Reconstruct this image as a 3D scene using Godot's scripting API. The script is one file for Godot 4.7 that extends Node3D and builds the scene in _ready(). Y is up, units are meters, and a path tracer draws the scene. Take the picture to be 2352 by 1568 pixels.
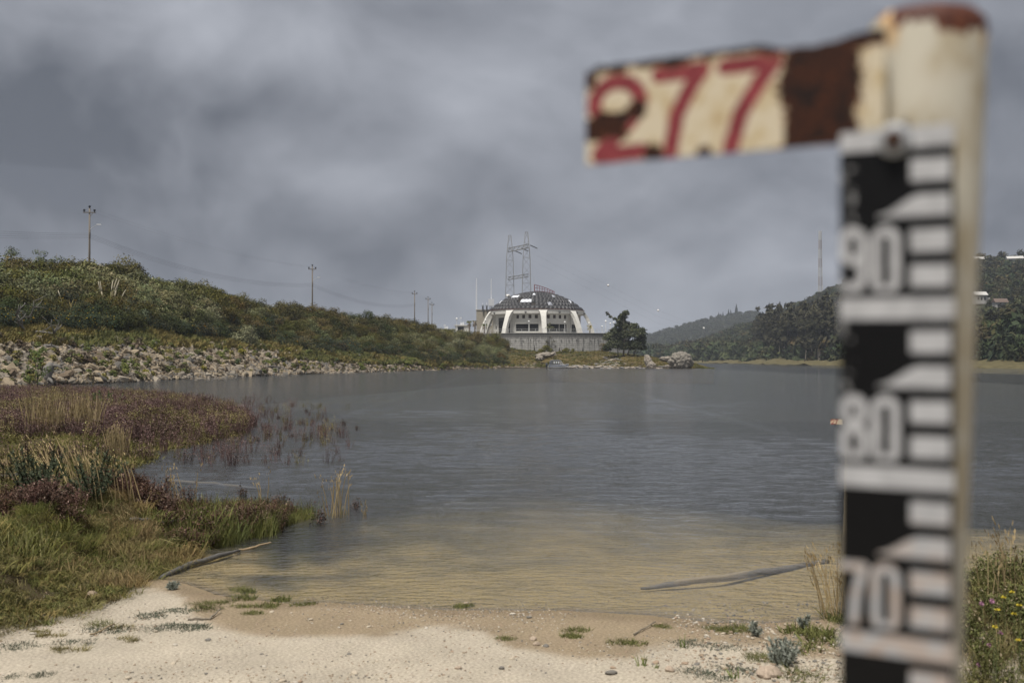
extends Node3D

const F := 2287.0                       # focal length in pixels of a 2352 wide picture (35 mm lens)
const EYE := 2.0                        # camera height over the water
const PITCH := 0.018362                 # 1.052 degrees up
var names := {}
var rng := RandomNumberGenerator.new()
var lump := FastNoiseLite.new()
var crackle := FastNoiseLite.new()
var M := {}


# ---------------------------------------------------------------- helpers
class Mb:
	var st := SurfaceTool.new()
	var col := Color.WHITE
	func _init(smooth := false) -> void:
		st.begin(Mesh.PRIMITIVE_TRIANGLES)
		st.set_smooth_group(0 if smooth else -1)
	func smooth(on: bool) -> void:
		st.set_smooth_group(0 if on else -1)
	func tri(a: Vector3, b: Vector3, c: Vector3) -> void:
		for p in [a, b, c]:
			st.set_color(col)
			st.add_vertex(p)
	func quad(a: Vector3, b: Vector3, c: Vector3, d: Vector3) -> void:   # clockwise seen from the front
		tri(a, b, c)
		tri(a, c, d)
	func quad_uv(p: Array, t: Array) -> void:
		for k in [0, 1, 2, 0, 2, 3]:
			st.set_color(col)
			st.set_uv(t[k])
			st.add_vertex(p[k])
	func box(c: Vector3, s: Vector3, b := Basis()) -> void:
		var h := s / 2.0
		var q := []
		for k in 8:
			q.append(c + b * Vector3(h.x * (1 if k & 1 else -1), h.y * (1 if k & 2 else -1), h.z * (1 if k & 4 else -1)))
		quad(q[4], q[6], q[7], q[5])
		quad(q[1], q[3], q[2], q[0])
		quad(q[0], q[2], q[6], q[4])
		quad(q[5], q[7], q[3], q[1])
		quad(q[2], q[3], q[7], q[6])
		quad(q[0], q[4], q[5], q[1])
	func bar(a: Vector3, b: Vector3, w: float) -> void:              # thin square bar
		var d := (b - a)
		var l := d.length()
		if l < 1e-5:
			return
		var y := d / l
		var x := (Vector3.UP if absf(y.y) < 0.9 else Vector3.RIGHT).cross(y).normalized()
		box((a + b) / 2.0, Vector3(w, l, w), Basis(x, y, x.cross(y)))
	func tube(pts: Array, radii: Array, sides := 6, caps := true) -> void:
		var rings := []
		var x := Vector3.RIGHT
		for i in pts.size():
			var d: Vector3 = (pts[mini(i + 1, pts.size() - 1)] - pts[maxi(i - 1, 0)]).normalized()
			if i == 0:
				x = (Vector3.UP if absf(d.y) < 0.9 else Vector3.RIGHT).cross(d).normalized()
			x = (x - d * x.dot(d)).normalized()
			var y := d.cross(x)
			var ring := []
			for k in sides:
				var a := TAU * k / sides
				ring.append(pts[i] + (x * cos(a) + y * sin(a)) * float(radii[mini(i, radii.size() - 1)]))
			rings.append(ring)
		for i in rings.size() - 1:
			for k in sides:
				var n := (k + 1) % sides
				quad(rings[i][k], rings[i + 1][k], rings[i + 1][n], rings[i][n])
		if caps:
			for k in range(1, sides - 1):
				tri(rings[0][0], rings[0][k], rings[0][k + 1])
				tri(rings[-1][0], rings[-1][k + 1], rings[-1][k])
	func lathe(c: Vector3, prof: Array, n := 16) -> void:             # profile of (radius, height), bottom to top
		for i in prof.size() - 1:
			for k in n:
				var a := TAU * k / n
				var b := TAU * (k + 1) / n
				var da := Vector3(sin(a), 0, cos(a))
				var db := Vector3(sin(b), 0, cos(b))
				var p0: Vector3 = c + da * prof[i].x + Vector3.UP * prof[i].y
				var p1: Vector3 = c + da * prof[i + 1].x + Vector3.UP * prof[i + 1].y
				var p2: Vector3 = c + db * prof[i + 1].x + Vector3.UP * prof[i + 1].y
				var p3: Vector3 = c + db * prof[i].x + Vector3.UP * prof[i].y
				if prof[i + 1].x > 1e-4:
					tri(p0, p1, p2)
				if prof[i].x > 1e-4:
					tri(p0, p2, p3)
	func blade(p: Vector3, dir: Vector3, l: float, w: float, droop: float) -> void:
		var side := dir.cross(Vector3(0.3, 0.2, 0.9)).normalized() * w * 0.5
		var m := p + dir * l * 0.55
		var t := m + (dir - Vector3.UP * droop).normalized() * l * 0.45
		tri(p - side, m - side * 0.8, m + side * 0.8)
		tri(p - side, m + side * 0.8, p + side)
		tri(m - side * 0.8, t, m + side * 0.8)
	func leaf(p: Vector3, a: Vector3, b: Vector3) -> void:
		quad(p - a, p + b, p + a, p - b)
	func done() -> ArrayMesh:
		st.generate_normals()
		st.index()
		return st.commit()


func numbered(called: String, parent: Node) -> String:
	var key := str(parent.get_instance_id()) + called
	var n: int = names.get(key, 0)
	names[key] = n + 1
	return called if n == 0 else "%s_%03d" % [called, n]


func put(called: String, mesh: Mesh, m: Material, parent: Node = self, at_ := Transform3D()) -> MeshInstance3D:
	var o := MeshInstance3D.new()
	o.name = numbered(called, parent)
	o.mesh = mesh
	o.material_override = m
	o.transform = at_
	parent.add_child(o, true)
	return o


func tag(o: Node, label: String, category := "", group := "", kind := "") -> Node:
	if label: o.set_meta("label", label)
	if category: o.set_meta("category", category)
	if group: o.set_meta("group", group)
	if kind: o.set_meta("kind", kind)
	return o


func thing(called: String, where: Vector3, label: String, category: String, group := "", turn := 0.0) -> Node3D:
	var o := Node3D.new()
	o.name = numbered(called, self)
	o.position = where
	o.rotation.y = turn
	add_child(o, true)
	tag(o, label, category, group)
	return o


func dup(root: Node3D, where: Vector3, label := "", turn := 0.0, size := 1.0, group := "") -> Node3D:
	var o: Node3D = root.duplicate()
	o.name = numbered(String(root.name).rstrip("0123456789").trim_suffix("_"), self)
	add_child(o, true)
	o.position = where
	o.rotation.y = turn
	o.scale = Vector3.ONE * size
	if label: o.set_meta("label", label)
	if group: o.set_meta("group", group)
	return o


func many(called: String, mesh: Mesh, m: Material, list: Array, parent: Node = self, tints: Array = []) -> MultiMeshInstance3D:
	var mm := MultiMesh.new()
	mm.transform_format = MultiMesh.TRANSFORM_3D
	mm.use_colors = tints.size() > 0
	mm.mesh = mesh
	mm.instance_count = list.size()
	for i in list.size():
		mm.set_instance_transform(i, list[i])
		if tints.size():
			mm.set_instance_color(i, tints[i])
	var o := MultiMeshInstance3D.new()
	o.name = numbered(called, parent)
	o.multimesh = mm
	o.material_override = m
	o.set_meta("kind", "stuff")
	parent.add_child(o, true)
	return o


func mat(lin: Color, rough := 0.9, metal := 0.0) -> StandardMaterial3D:
	var m := StandardMaterial3D.new()
	m.albedo_color = lin.linear_to_srgb()
	m.roughness = rough
	m.metallic = metal
	m.metallic_specular = 0.3
	return m


func vmat(rough := 0.9, back := 0.0) -> StandardMaterial3D:
	var m := mat(Color.WHITE, rough)
	m.vertex_color_use_as_albedo = true
	m.cull_mode = BaseMaterial3D.CULL_DISABLED
	m.metallic_specular = 0.2
	if back > 0.0:
		m.backlight_enabled = true
		m.backlight = Color(back, back, back)
	return m


func noise_tex(freq: float, octaves: int, lo: Color, hi: Color, size := 512, kind := FastNoiseLite.TYPE_SIMPLEX_SMOOTH, sd := 1) -> NoiseTexture2D:
	var n := FastNoiseLite.new()
	n.seed = sd
	n.noise_type = kind
	n.frequency = freq
	n.fractal_octaves = octaves
	n.fractal_type = FastNoiseLite.FRACTAL_FBM if octaves > 1 else FastNoiseLite.FRACTAL_NONE
	var t := NoiseTexture2D.new()
	t.width = size
	t.height = size
	t.seamless = true
	t.noise = n
	var g := Gradient.new()
	g.set_color(0, lo)
	g.set_color(1, hi)
	t.color_ramp = g
	return t


func grainy(m: StandardMaterial3D, freq: float, lo: float, hi: float, scale_: float, bump := 0.0, sd := 1) -> StandardMaterial3D:
	m.albedo_texture = noise_tex(freq, 5, Color(lo, lo, lo), Color(hi, hi, hi), 512, FastNoiseLite.TYPE_SIMPLEX_SMOOTH, sd)
	m.uv1_triplanar = true
	m.uv1_world_triplanar = true
	m.uv1_scale = Vector3.ONE * scale_
	if bump > 0.0:
		m.heightmap_enabled = true
		m.heightmap_texture = m.albedo_texture
		m.heightmap_scale = bump
	return m


func at(u: float, v: float, d: float) -> Vector3:                    # a pixel of the 2352 wide picture at depth d
	var x := (u - 1176.0) / F
	var y := -(v - 784.0) / F
	var yy := y * cos(PITCH) + sin(PITCH)
	var zz := -cos(PITCH) + y * sin(PITCH)
	var k := d / -zz
	return Vector3(x * k, EYE + yy * k, -d)


func side(u: float, y: float, d: float) -> Vector3:                  # the same with a given height
	return Vector3((u - 1176.0) / F * d, y, -d)


func rail(list: Array, u: float) -> Array:                           # (u, v, d) keys, linear between
	for i in list.size() - 1:
		if u <= list[i + 1][0] or i == list.size() - 2:
			var t := clampf((u - list[i][0]) / float(list[i + 1][0] - list[i][0]), 0.0, 1.0)
			return [lerpf(list[i][1], list[i + 1][1], t), lerpf(list[i][2], list[i + 1][2], t)]
	return [0.0, 0.0]


func loft(rails: Array, u0: float, u1: float, cols: int, sub: int, rough: float) -> Array:   # grid[row][col] of points
	var rows := []
	for r in rails.size():
		var row := []
		for c in cols + 1:
			var u := lerpf(u0, u1, float(c) / cols)
			var k := rail(rails[r], u)
			row.append(at(u, k[0], k[1]))
		rows.append(row)
	var grid := []
	for r in rails.size() - 1:
		for s in (sub if r < rails.size() - 2 else sub + 1):
			var t := float(s) / sub
			var row := []
			for c in cols + 1:
				var p: Vector3 = rows[r][c].lerp(rows[r + 1][c], t)
				p.y += lump.get_noise_3d(p.x * 0.5, 7.0, p.z * 0.5) * rough * (0.0 if r == 0 and s == 0 else 1.0)
				row.append(p)
			grid.append(row)
	return grid


func grid_mesh(grid: Array, tint: Callable) -> ArrayMesh:
	var rows := grid.size()
	var cols: int = grid[0].size()
	var v := PackedVector3Array()
	var n := PackedVector3Array()
	var c := PackedColorArray()
	var idx := PackedInt32Array()
	for r in rows:
		for k in cols:
			var p: Vector3 = grid[r][k]
			var dx: Vector3 = grid[r][mini(k + 1, cols - 1)] - grid[r][maxi(k - 1, 0)]
			var dz: Vector3 = grid[mini(r + 1, rows - 1)][k] - grid[maxi(r - 1, 0)][k]
			var nn := dx.cross(dz).normalized()
			v.append(p)
			n.append(nn if nn.y >= 0 else -nn)
			c.append(tint.call(p, float(r) / (rows - 1), float(k) / (cols - 1)))
			if r < rows - 1 and k < cols - 1:
				var a := r * cols + k
				for i in [a, a + cols, a + cols + 1, a, a + cols + 1, a + 1]:
					idx.append(i)
	var arr := []
	arr.resize(Mesh.ARRAY_MAX)
	arr[Mesh.ARRAY_VERTEX] = v
	arr[Mesh.ARRAY_NORMAL] = n
	arr[Mesh.ARRAY_COLOR] = c
	arr[Mesh.ARRAY_INDEX] = idx
	var m := ArrayMesh.new()
	m.add_surface_from_arrays(Mesh.PRIMITIVE_TRIANGLES, arr)
	return m


func on_grid(grid: Array, s: float, t: float) -> Vector3:            # s across, t from the first row to the last
	var rows := grid.size() - 1
	var cols: int = grid[0].size() - 1
	var r := clampf(t, 0, 0.9999) * rows
	var k := clampf(s, 0, 0.9999) * cols
	var i := int(r)
	var j := int(k)
	var a: Vector3 = grid[i][j].lerp(grid[i][j + 1], k - j)
	var b: Vector3 = grid[i + 1][j].lerp(grid[i + 1][j + 1], k - j)
	return a.lerp(b, r - i)


func rnd(a: float, b: float) -> float:
	return rng.randf_range(a, b)


func rdir() -> Vector3:
	var z := rnd(-1, 1)
	var a := rnd(0, TAU)
	var r := sqrt(1 - z * z)
	return Vector3(r * cos(a), z, r * sin(a))


func foliage(blobs: Array, n: int, size: float, cols: Array, up := 0.35, hollow := 0.5) -> ArrayMesh:   # blobs of (x, y, z, radius): leaves through their volume
	var mb := Mb.new()
	var total := 0.0
	for b in blobs:
		total += b.w * b.w
	for b in blobs:
		var here := lerpf(rnd(0.0, 1.0), 0.5, 0.4)
		for i in int(n * b.w * b.w / total):
			var d := rdir()
			if d.y < -0.5:
				d.y = -d.y
			var r: float = b.w * (hollow + (1.0 - hollow) * sqrt(rng.randf())) * rnd(0.85, 1.12)
			var p := Vector3(b.x, b.y, b.z) + Vector3(d.x, d.y * 0.85, d.z) * r
			var nn := (d + rdir() * 0.8 + Vector3.UP * up).normalized()
			var a := nn.cross(rdir()).normalized()
			var q := nn.cross(a)
			var l := size * rnd(0.6, 1.4)
			var c: Color = cols[0].lerp(cols[1], clampf(here + rnd(-0.45, 0.45), 0, 1))
			if cols.size() > 2 and rng.randf() < 0.035:
				c = cols[2]
			mb.col = c
			mb.leaf(p, a * l, q * l * 0.45)
	return mb.done()


func lumps(n: int, w: float, h: float) -> Array:                     # blobs for a bushy crown, w wide and h high, standing on 0
	var out := []
	for i in n:
		var a := rnd(0, TAU)
		var r := sqrt(rng.randf()) * w * 0.36
		var br := rnd(0.2, 0.34) * minf(w, h * 1.3)
		out.append(Vector4(cos(a) * r, clampf(rnd(0.15, 1.0) * h * (1.0 - 0.5 * r / w) - br * 0.6, br * 0.45, h), sin(a) * r, br))
	return out


func stems(mb: Mb, h: float, w: float, n: int, r: float) -> void:    # trunk and limbs inside a crown
	for i in n:
		var a := rnd(0, TAU)
		var e := Vector3(cos(a) * w * rnd(0.15, 0.4), h * rnd(0.6, 0.9), sin(a) * w * rnd(0.15, 0.4))
		var m := e * 0.5 + Vector3(rnd(-0.1, 0.1) * w, 0.05 * h, rnd(-0.1, 0.1) * w)
		mb.tube([Vector3(rnd(-0.05, 0.05) * w, -0.15, rnd(-0.05, 0.05) * w), m, e], [r, r * 0.7, r * 0.25], 5)


func rock_mesh(sd: int, flat := 0.7, angular := 0.6, detail := 2) -> ArrayMesh:      # irregular stone about 1 across, flat faces
	var r := RandomNumberGenerator.new()
	r.seed = sd
	var cuts := []
	for i in 9 + detail * 2:
		var n := Vector3(r.randf_range(-1, 1), r.randf_range(-1, 1), r.randf_range(-1, 1)).normalized()
		cuts.append([n, r.randf_range(0.27, 0.46)])
	var rows := 4 + detail * 2
	var cols := 6 + detail * 3
	var pts := []
	for i in rows + 1:
		var row := []
		for k in cols:
			var th := PI * i / rows
			var ph := TAU * k / cols
			var d := Vector3(sin(th) * cos(ph), cos(th), sin(th) * sin(ph))
			var l := 0.5
			for c in cuts:
				var q: float = d.dot(c[0])
				if q > 0.01:
					l = minf(l, c[1] / q)
			l = lerpf(0.45, l, angular)
			row.append(Vector3(d.x, d.y * flat, d.z) * l)
		pts.append(row)
	var mb := Mb.new()
	for i in rows:
		for k in cols:
			var n2 := (k + 1) % cols
			if i > 0:
				mb.tri(pts[i][k], pts[i][n2], pts[i + 1][k])
			if i < rows - 1:
				mb.tri(pts[i][n2], pts[i + 1][n2], pts[i + 1][k])
	return mb.done()


func block_mesh(sd: int) -> ArrayMesh:                                # broken stone: a cube with worn corners and uneven faces
	var r := RandomNumberGenerator.new()
	r.seed = sd
	var seen := {}
	var mb := Mb.new()
	var tilt := Vector3(r.randf_range(-0.3, 0.3), r.randf_range(-0.3, 0.3), r.randf_range(-0.3, 0.3))
	for ax in 3:
		for s in [-1.0, 1.0]:
			var g := []
			for i in 3:
				var row := []
				for k in 3:
					var p := Vector3.ZERO
					p[ax] = s
					p[(ax + 1) % 3] = i - 1.0
					p[(ax + 2) % 3] = k - 1.0
					if not seen.has(p):
						var q := p.lerp(p.normalized() * 1.15, 0.42) * r.randf_range(0.86, 1.12)
						q.x *= 1.0 + tilt.x * q.y
						q.z *= 1.0 + tilt.z * q.x
						q.y *= 1.0 + tilt.y * q.z
						seen[p] = Vector3(q.x, q.y * 0.68, q.z) * 0.5
					row.append(seen[p])
				g.append(row)
			for i in 2:
				for k in 2:
					if s > 0:
						mb.quad(g[i][k], g[i][k + 1], g[i + 1][k + 1], g[i + 1][k])
					else:
						mb.quad(g[i][k], g[i + 1][k], g[i + 1][k + 1], g[i][k + 1])
	return mb.done()


func turned(p: Vector3, size: Vector3, tilt := 0.3) -> Transform3D:
	var b := Basis.from_euler(Vector3(rnd(-tilt, tilt), rnd(0, TAU), rnd(-tilt, tilt))) * Basis.from_scale(size)
	return Transform3D(b, p)


func stand(p: Vector3, s: float, lean := 0.12, tall := 1.0) -> Transform3D:
	var b := Basis.from_euler(Vector3(rnd(-lean, lean), rnd(0, TAU), rnd(-lean, lean))) * Basis.from_scale(Vector3(s, s * tall, s))
	return Transform3D(b, p)


# signed distance to a closed outline, positive inside
func inside(poly: PackedVector2Array, p: Vector2) -> float:
	var best := 1e9
	for i in poly.size():
		var q := Geometry2D.get_closest_point_to_segment(p, poly[i], poly[(i + 1) % poly.size()])
		best = minf(best, p.distance_squared_to(q))
	return sqrt(best) if Geometry2D.is_point_in_polygon(p, poly) else -sqrt(best)


func ss(a: float, b: float, x: float) -> float:
	return smoothstep(a, b, x)


# ---------------------------------------------------------------- sky
func cloud(az: float, el: float, n: FastNoiseLite, n2: FastNoiseLite) -> Color:      # degrees; linear radiance
	var e := clampf(el, -4.0, 90.0)
	var d := Vector3(sin(deg_to_rad(az)) * cos(deg_to_rad(e)), sin(deg_to_rad(e)), -cos(deg_to_rad(az)) * cos(deg_to_rad(e)))
	var q := Vector3(d.x, d.y * 1.3, d.z)
	var w := Vector3(n2.get_noise_3dv(q * 90.0), n2.get_noise_3dv(q * 90.0 + Vector3(50, 0, 0)), n2.get_noise_3dv(q * 90.0 + Vector3(0, 50, 0)))
	var a := n.get_noise_3dv(q * 120.0 + w * 22.0)
	var b := 0.35 - absf(n.get_noise_3dv(q * 330.0 + w * 42.0 + Vector3(9, 9, 9))) * 1.7
	var f := n.get_noise_3dv(q * 1000.0 + w * 90.0 + Vector3(70, 9, 40))
	var t := 0.42 + a * 0.50 + b * 0.30 + f * 0.18
	# larger banks of cloud: (azimuth, elevation, width, height, how bright)
	for s in [[-24, 9.5, 9, 3.5, -0.34], [-19, 14.5, 7, 2.6, -0.22], [-12, 13.6, 5.5, 1.7, -0.32], [-17.5, 17.5, 3.5, 3, 0.3], [-11.5, 16.5, 5, 2, 0.26], [-9.0, 9.6, 3.2, 1.3, 0.34], [-4, 13.2, 7, 2.4, 0.24], [4, 16.5, 6, 3, 0.30],
			[12, 20, 14, 3, 0.22], [-3, 18.6, 3.6, 1.4, -0.24], [7, 9, 10, 4, 0.12], [-22, 3, 14, 2.2, -0.1], [-8, 5, 14, 2.0, -0.12], [15, 5, 7, 3, 0.16], [26, 8, 5, 4, -0.3], [-27, 20, 6, 3, 0.16], [-6, 21.5, 8, 1.5, -0.1]]:
		var x: float = (az - s[0]) / s[2] + w.x * 0.7
		var y: float = (e - s[1]) / s[3] + w.y * 0.7
		t += s[4] * exp(-(x * x + y * y))
	t = clampf(t, 0.0, 1.15)
	var c := Color(0.090, 0.100, 0.121).lerp(Color(0.300, 0.315, 0.352), t)
	var high := 1.0 + 0.5 * ss(24.0, 80.0, e)
	return Color(c.r * high, c.g * high, c.b * high)


func make_sky() -> PanoramaSkyMaterial:
	var n := FastNoiseLite.new()
	n.seed = 11
	n.frequency = 0.012
	n.fractal_octaves = 5
	n.fractal_gain = 0.5
	var n2 := FastNoiseLite.new()
	n2.seed = 4
	n2.frequency = 0.015
	n2.fractal_octaves = 3
	var im := Image.create(256, 128, false, Image.FORMAT_RGBF)
	for y in 128:
		for x in 256:
			im.set_pixel(x, y, cloud(wrapf((x + 0.5) / 256.0 * 360.0, -180.0, 180.0), 90.0 - (y + 0.5) / 128.0 * 180.0, n, n2))
	var W := 3072
	im.resize(W, W / 2, Image.INTERPOLATE_CUBIC)
	var x0 := -int(W * 33.0 / 360.0)
	var x1 := int(W * 33.0 / 360.0)
	var y0 := int(W / 2.0 * (90.0 - 24.0) / 180.0)
	var y1 := int(W / 2.0 * (90.0 + 2.0) / 180.0)
	for y in range(y0, y1):
		for x in range(x0, x1):
			im.set_pixel(posmod(x, W), y, cloud((x + 0.5) / W * 360.0, 90.0 - (y + 0.5) / (W / 2.0) * 180.0, n, n2))
	var m := PanoramaSkyMaterial.new()
	m.panorama = ImageTexture.create_from_image(im)
	return m


# ---------------------------------------------------------------- the ground near the camera, in (x, depth)
var beach_edge := PackedVector2Array([Vector2(-30, -6), Vector2(-30, 9.2), Vector2(-4, 9.2), Vector2(-3.08, 9.07), Vector2(-2.36, 8.49), Vector2(-1.7, 8.18), Vector2(-0.79, 8.04), Vector2(-0.09, 7.97), Vector2(0.94, 7.83), Vector2(1.9, 7.57), Vector2(2.4, 7.75), Vector2(3.1, 8.3), Vector2(5, 8.7), Vector2(12, 7.4), Vector2(30, 5), Vector2(30, -6)])
var spit_edge := PackedVector2Array([Vector2(-30, 4.2), Vector2(-6.0, 5.0), Vector2(-3.9, 6.3), Vector2(-3.5, 7.4), Vector2(-3.45, 8.6), Vector2(-3.5, 9.2), Vector2(-3.38, 9.9), Vector2(-3.12, 11.0), Vector2(-2.72, 12.2), Vector2(-2.76, 12.8), Vector2(-3.3, 13.1), Vector2(-5, 13.0), Vector2(-6.3, 14.0), Vector2(-30, 15)])
var marsh_edge := PackedVector2Array([Vector2(-60, 12), Vector2(-9, 14), Vector2(-7.3, 16), Vector2(-7.4, 18), Vector2(-7.7, 20.4), Vector2(-7.6, 26), Vector2(-8.2, 31), Vector2(-9.8, 37), Vector2(-13, 43), Vector2(-18, 50), Vector2(-24, 57), Vector2(-60, 58)])


func sds(p: Vector2) -> Vector3:
	var n := lump.get_noise_2d(p.x * 6.0 + 11.0, p.y * 6.0)
	return Vector3(inside(beach_edge, p) + n * 0.16, inside(spit_edge, p) + n * 0.22, inside(marsh_edge, p) + lump.get_noise_2d(p.x * 2.2, p.y * 1.3 + 33.0) * 1.5 - 0.5 * ss(22.0, 32.0, p.y))


func height_of(p: Vector2, s: Vector3) -> float:
	var n := lump.get_noise_2d(p.x * 3.0, p.y * 3.0)
	var m := maxf(s.x, maxf(s.y, s.z))
	var h := -0.058 * (-m) - 0.005 * m * m if m < 0.0 else 0.0
	h = maxf(h, -3.2)
	if m < 0.0:
		h += n * 0.035 * clampf(-m, 0.0, 1.0)
	if s.x > 0.0:
		h = maxf(h, 0.05 * s.x + n * 0.03 * clampf(s.x, 0, 1) + 0.012 * sin(p.x * 5.0 + p.y * 2.5) * clampf(s.x - 0.8, 0, 1))
		h += 0.42 * ss(2.3, 3.6, p.x) * ss(0.0, 1.6, s.x)
	if s.y > 0.0:
		var top := lerpf(0.36, 0.16, ss(10.4, 12.0, p.y)) + 0.16 * exp(-(Vector2(p.x + 4.1, p.y - 9.6)).length_squared() / 0.8)
		h = maxf(h, top * ss(0.0, 1.3, s.y) * (1.0 + n * 1.1 + 0.9 * lump.get_noise_2d(p.x * 9.0, p.y * 9.0)) + 0.02 * s.y)
	if s.z > 0.0:
		h = maxf(h, 0.13 * ss(0.0, 1.5, s.z) * (1.0 + n))
	return h


func ground_y(x: float, d: float) -> float:
	var p := Vector2(x, d)
	return height_of(p, sds(p))


func hit(u: float, v: float) -> Vector3:                              # where a pixel's ray meets the near ground (or the water)
	var d := 3.0
	while d < 70.0:
		var p := at(u, v, d)
		if p.y <= maxf(ground_y(p.x, d), 0.0):
			return Vector3(p.x, maxf(ground_y(p.x, d), 0.0), -d)
		d *= 1.006
	return at(u, v, 70.0)


var damp_edge := PackedVector2Array([Vector2(-6, 9.5), Vector2(-2.9, 8.6), Vector2(-2.5, 7.8), Vector2(-2.18, 7.39), Vector2(-1.86, 7.15), Vector2(-1.6, 7.04), Vector2(-1.15, 7.03), Vector2(-0.91, 7.12), Vector2(-0.61, 7.35), Vector2(-0.39, 7.39), Vector2(-0.21, 7.32), Vector2(-0.13, 7.07), Vector2(0, 6.78), Vector2(0.25, 6.7), Vector2(0.44, 6.63), Vector2(0.73, 6.55), Vector2(0.92, 6.92), Vector2(1.13, 6.96), Vector2(1.6, 6.9), Vector2(2.06, 6.5)])


func ground_tint(p: Vector3, s: Vector3) -> Color:
	var n := lump.get_noise_2d(p.x * 5.0 + 40.0, p.z * 5.0)
	var n2 := lump.get_noise_2d(p.x * 14.0, p.z * 14.0 + 90.0)
	var dry := Color(0.455, 0.398, 0.312)
	var damp := Color(0.30, 0.236, 0.158)
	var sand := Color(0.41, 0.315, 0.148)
	var silt_dimmed := Color(0.035, 0.034, 0.028)  # bed tone, darkened for light lost in murky water
	var soil := Color(0.075, 0.062, 0.032)
	# how far the damp reaches up the beach differs from place to place
	var edge := 7.7
	for i in damp_edge.size() - 1:
		if p.x >= damp_edge[i].x and p.x < damp_edge[i + 1].x:
			edge = lerpf(damp_edge[i].y, damp_edge[i + 1].y, (p.x - damp_edge[i].x) / (damp_edge[i + 1].x - damp_edge[i].x))
	if p.x > 2.0:
		edge = 6.6
	edge += n * 0.22 + n2 * 0.12
	var c := damp.lerp(dry, ss(edge + 0.06, edge - 0.10 - absf(n2) * 0.3, -p.z))
	c = sand.lerp(c, ss(-0.25, 0.1, s.x))
	c = c * (1.0 + n2 * 0.16)
	c = c.lerp(Color(0.19, 0.145, 0.095), 0.55 * ss(0.26, 0.08, s.x + n2 * 0.1) * ss(-0.12, 0.0, s.x))
	# sand fades to silty weed; dimming by deep, turbid water is painted in too
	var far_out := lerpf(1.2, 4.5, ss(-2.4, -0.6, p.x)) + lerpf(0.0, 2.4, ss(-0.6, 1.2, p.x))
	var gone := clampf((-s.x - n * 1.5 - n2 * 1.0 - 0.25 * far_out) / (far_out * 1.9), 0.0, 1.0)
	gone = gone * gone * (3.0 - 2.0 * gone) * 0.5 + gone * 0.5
	c = Color(c.r * pow(silt_dimmed.r / c.r, gone), c.g * pow(silt_dimmed.g / c.g, gone), c.b * pow(silt_dimmed.b / c.b, gone))
	if s.y > -0.5 and s.y > s.x - 3.0:
		c = c.lerp(soil, ss(-0.35, 0.15, s.y + n * 0.2))
	if s.z > -1.0 and s.z > s.x:
		c = c.lerp(Color(0.085, 0.08, 0.03).lerp(soil, 0.5 + n), ss(-0.6, 0.2, s.z))
	if p.x > 2.4 and s.x > 0.0:
		c = c.lerp(soil, ss(2.7, 3.2, p.x + n * 0.4) * ss(0.0, 0.5, s.x))
	c.a = 1.0
	return c


func near_ground() -> void:
	var rows := 330
	var cols := 240
	var v := PackedVector3Array()
	var c := PackedColorArray()
	var idx := PackedInt32Array()
	for r in rows:
		var d := -3.0 + 5.0 * r / 30.0 if r < 30 else 2.0 * pow(42.0, float(r - 30) / (rows - 31))
		for k in cols:
			var t := float(k) / (cols - 1) * 2.0 - 1.0
			var x := t * (2.5 + 0.62 * maxf(d, 0.0)) + signf(t) * pow(absf(t), 6.0) * 16.0
			var p := Vector2(x, d)
			var s := sds(p)
			var q := Vector3(x, height_of(p, s), -d)
			v.append(q)
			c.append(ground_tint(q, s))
			if r < rows - 1 and k < cols - 1:
				var a := r * cols + k
				for i in [a, a + cols, a + cols + 1, a, a + cols + 1, a + 1]:
					idx.append(i)
	var n := PackedVector3Array()
	n.resize(v.size())
	for i in range(0, idx.size(), 3):
		var f := (v[idx[i + 2]] - v[idx[i]]).cross(v[idx[i + 1]] - v[idx[i]])
		for k in 3:
			n[idx[i + k]] += f
	for i in n.size():
		n[i] = n[i].normalized()
	var arr := []
	arr.resize(Mesh.ARRAY_MAX)
	arr[Mesh.ARRAY_VERTEX] = v
	arr[Mesh.ARRAY_NORMAL] = n
	arr[Mesh.ARRAY_COLOR] = c
	arr[Mesh.ARRAY_INDEX] = idx
	var m := ArrayMesh.new()
	m.add_surface_from_arrays(Mesh.PRIMITIVE_TRIANGLES, arr)
	var sandy := vmat(0.95)
	sandy.albedo_texture = noise_tex(0.035, 5, Color(0.70, 0.70, 0.70), Color(1.0, 1.0, 1.0), 1024)
	sandy.uv1_triplanar = true
	sandy.uv1_world_triplanar = true
	sandy.uv1_scale = Vector3.ONE * 0.9
	sandy.heightmap_enabled = true
	sandy.heightmap_texture = noise_tex(0.05, 5, Color.BLACK, Color.WHITE, 1024, FastNoiseLite.TYPE_SIMPLEX_SMOOTH, 7)
	sandy.heightmap_scale = 0.6
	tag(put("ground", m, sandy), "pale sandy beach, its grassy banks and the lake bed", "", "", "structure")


# ---------------------------------------------------------------- water
func waves(x: float, d: float) -> float:
	var fade := ss(8.0, 19.0, d)
	var h := 0.0
	var gust := clampf(1.0 + 1.6 * lump.get_noise_2d(x * 0.9 + 5.0, d * 0.5), 0.35, 1.6)
	for w in [[0.40, 0.16, 0.0030], [0.53, -0.10, 0.0044], [0.71, 0.24, 0.0055], [0.96, -0.28, 0.0050], [1.45, 0.10, 0.0040]]:
		if d > 78.0 * w[0]:
			continue
		var k: float = TAU / w[0]
		h += w[2] * gust * ss(78.0 * w[0], 45.0 * w[0], d) * sin(k * (d * cos(w[1]) + x * sin(w[1])) + 5.0 * lump.get_noise_2d(x * 2.2 / w[0], d * 2.2 / w[0] + w[0] * 400.0))
	return h * (0.14 + 0.74 * fade) * lerpf(1.0, 0.5, ss(16.0, 34.0, d)) * ss(120.0, 40.0, d)


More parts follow.
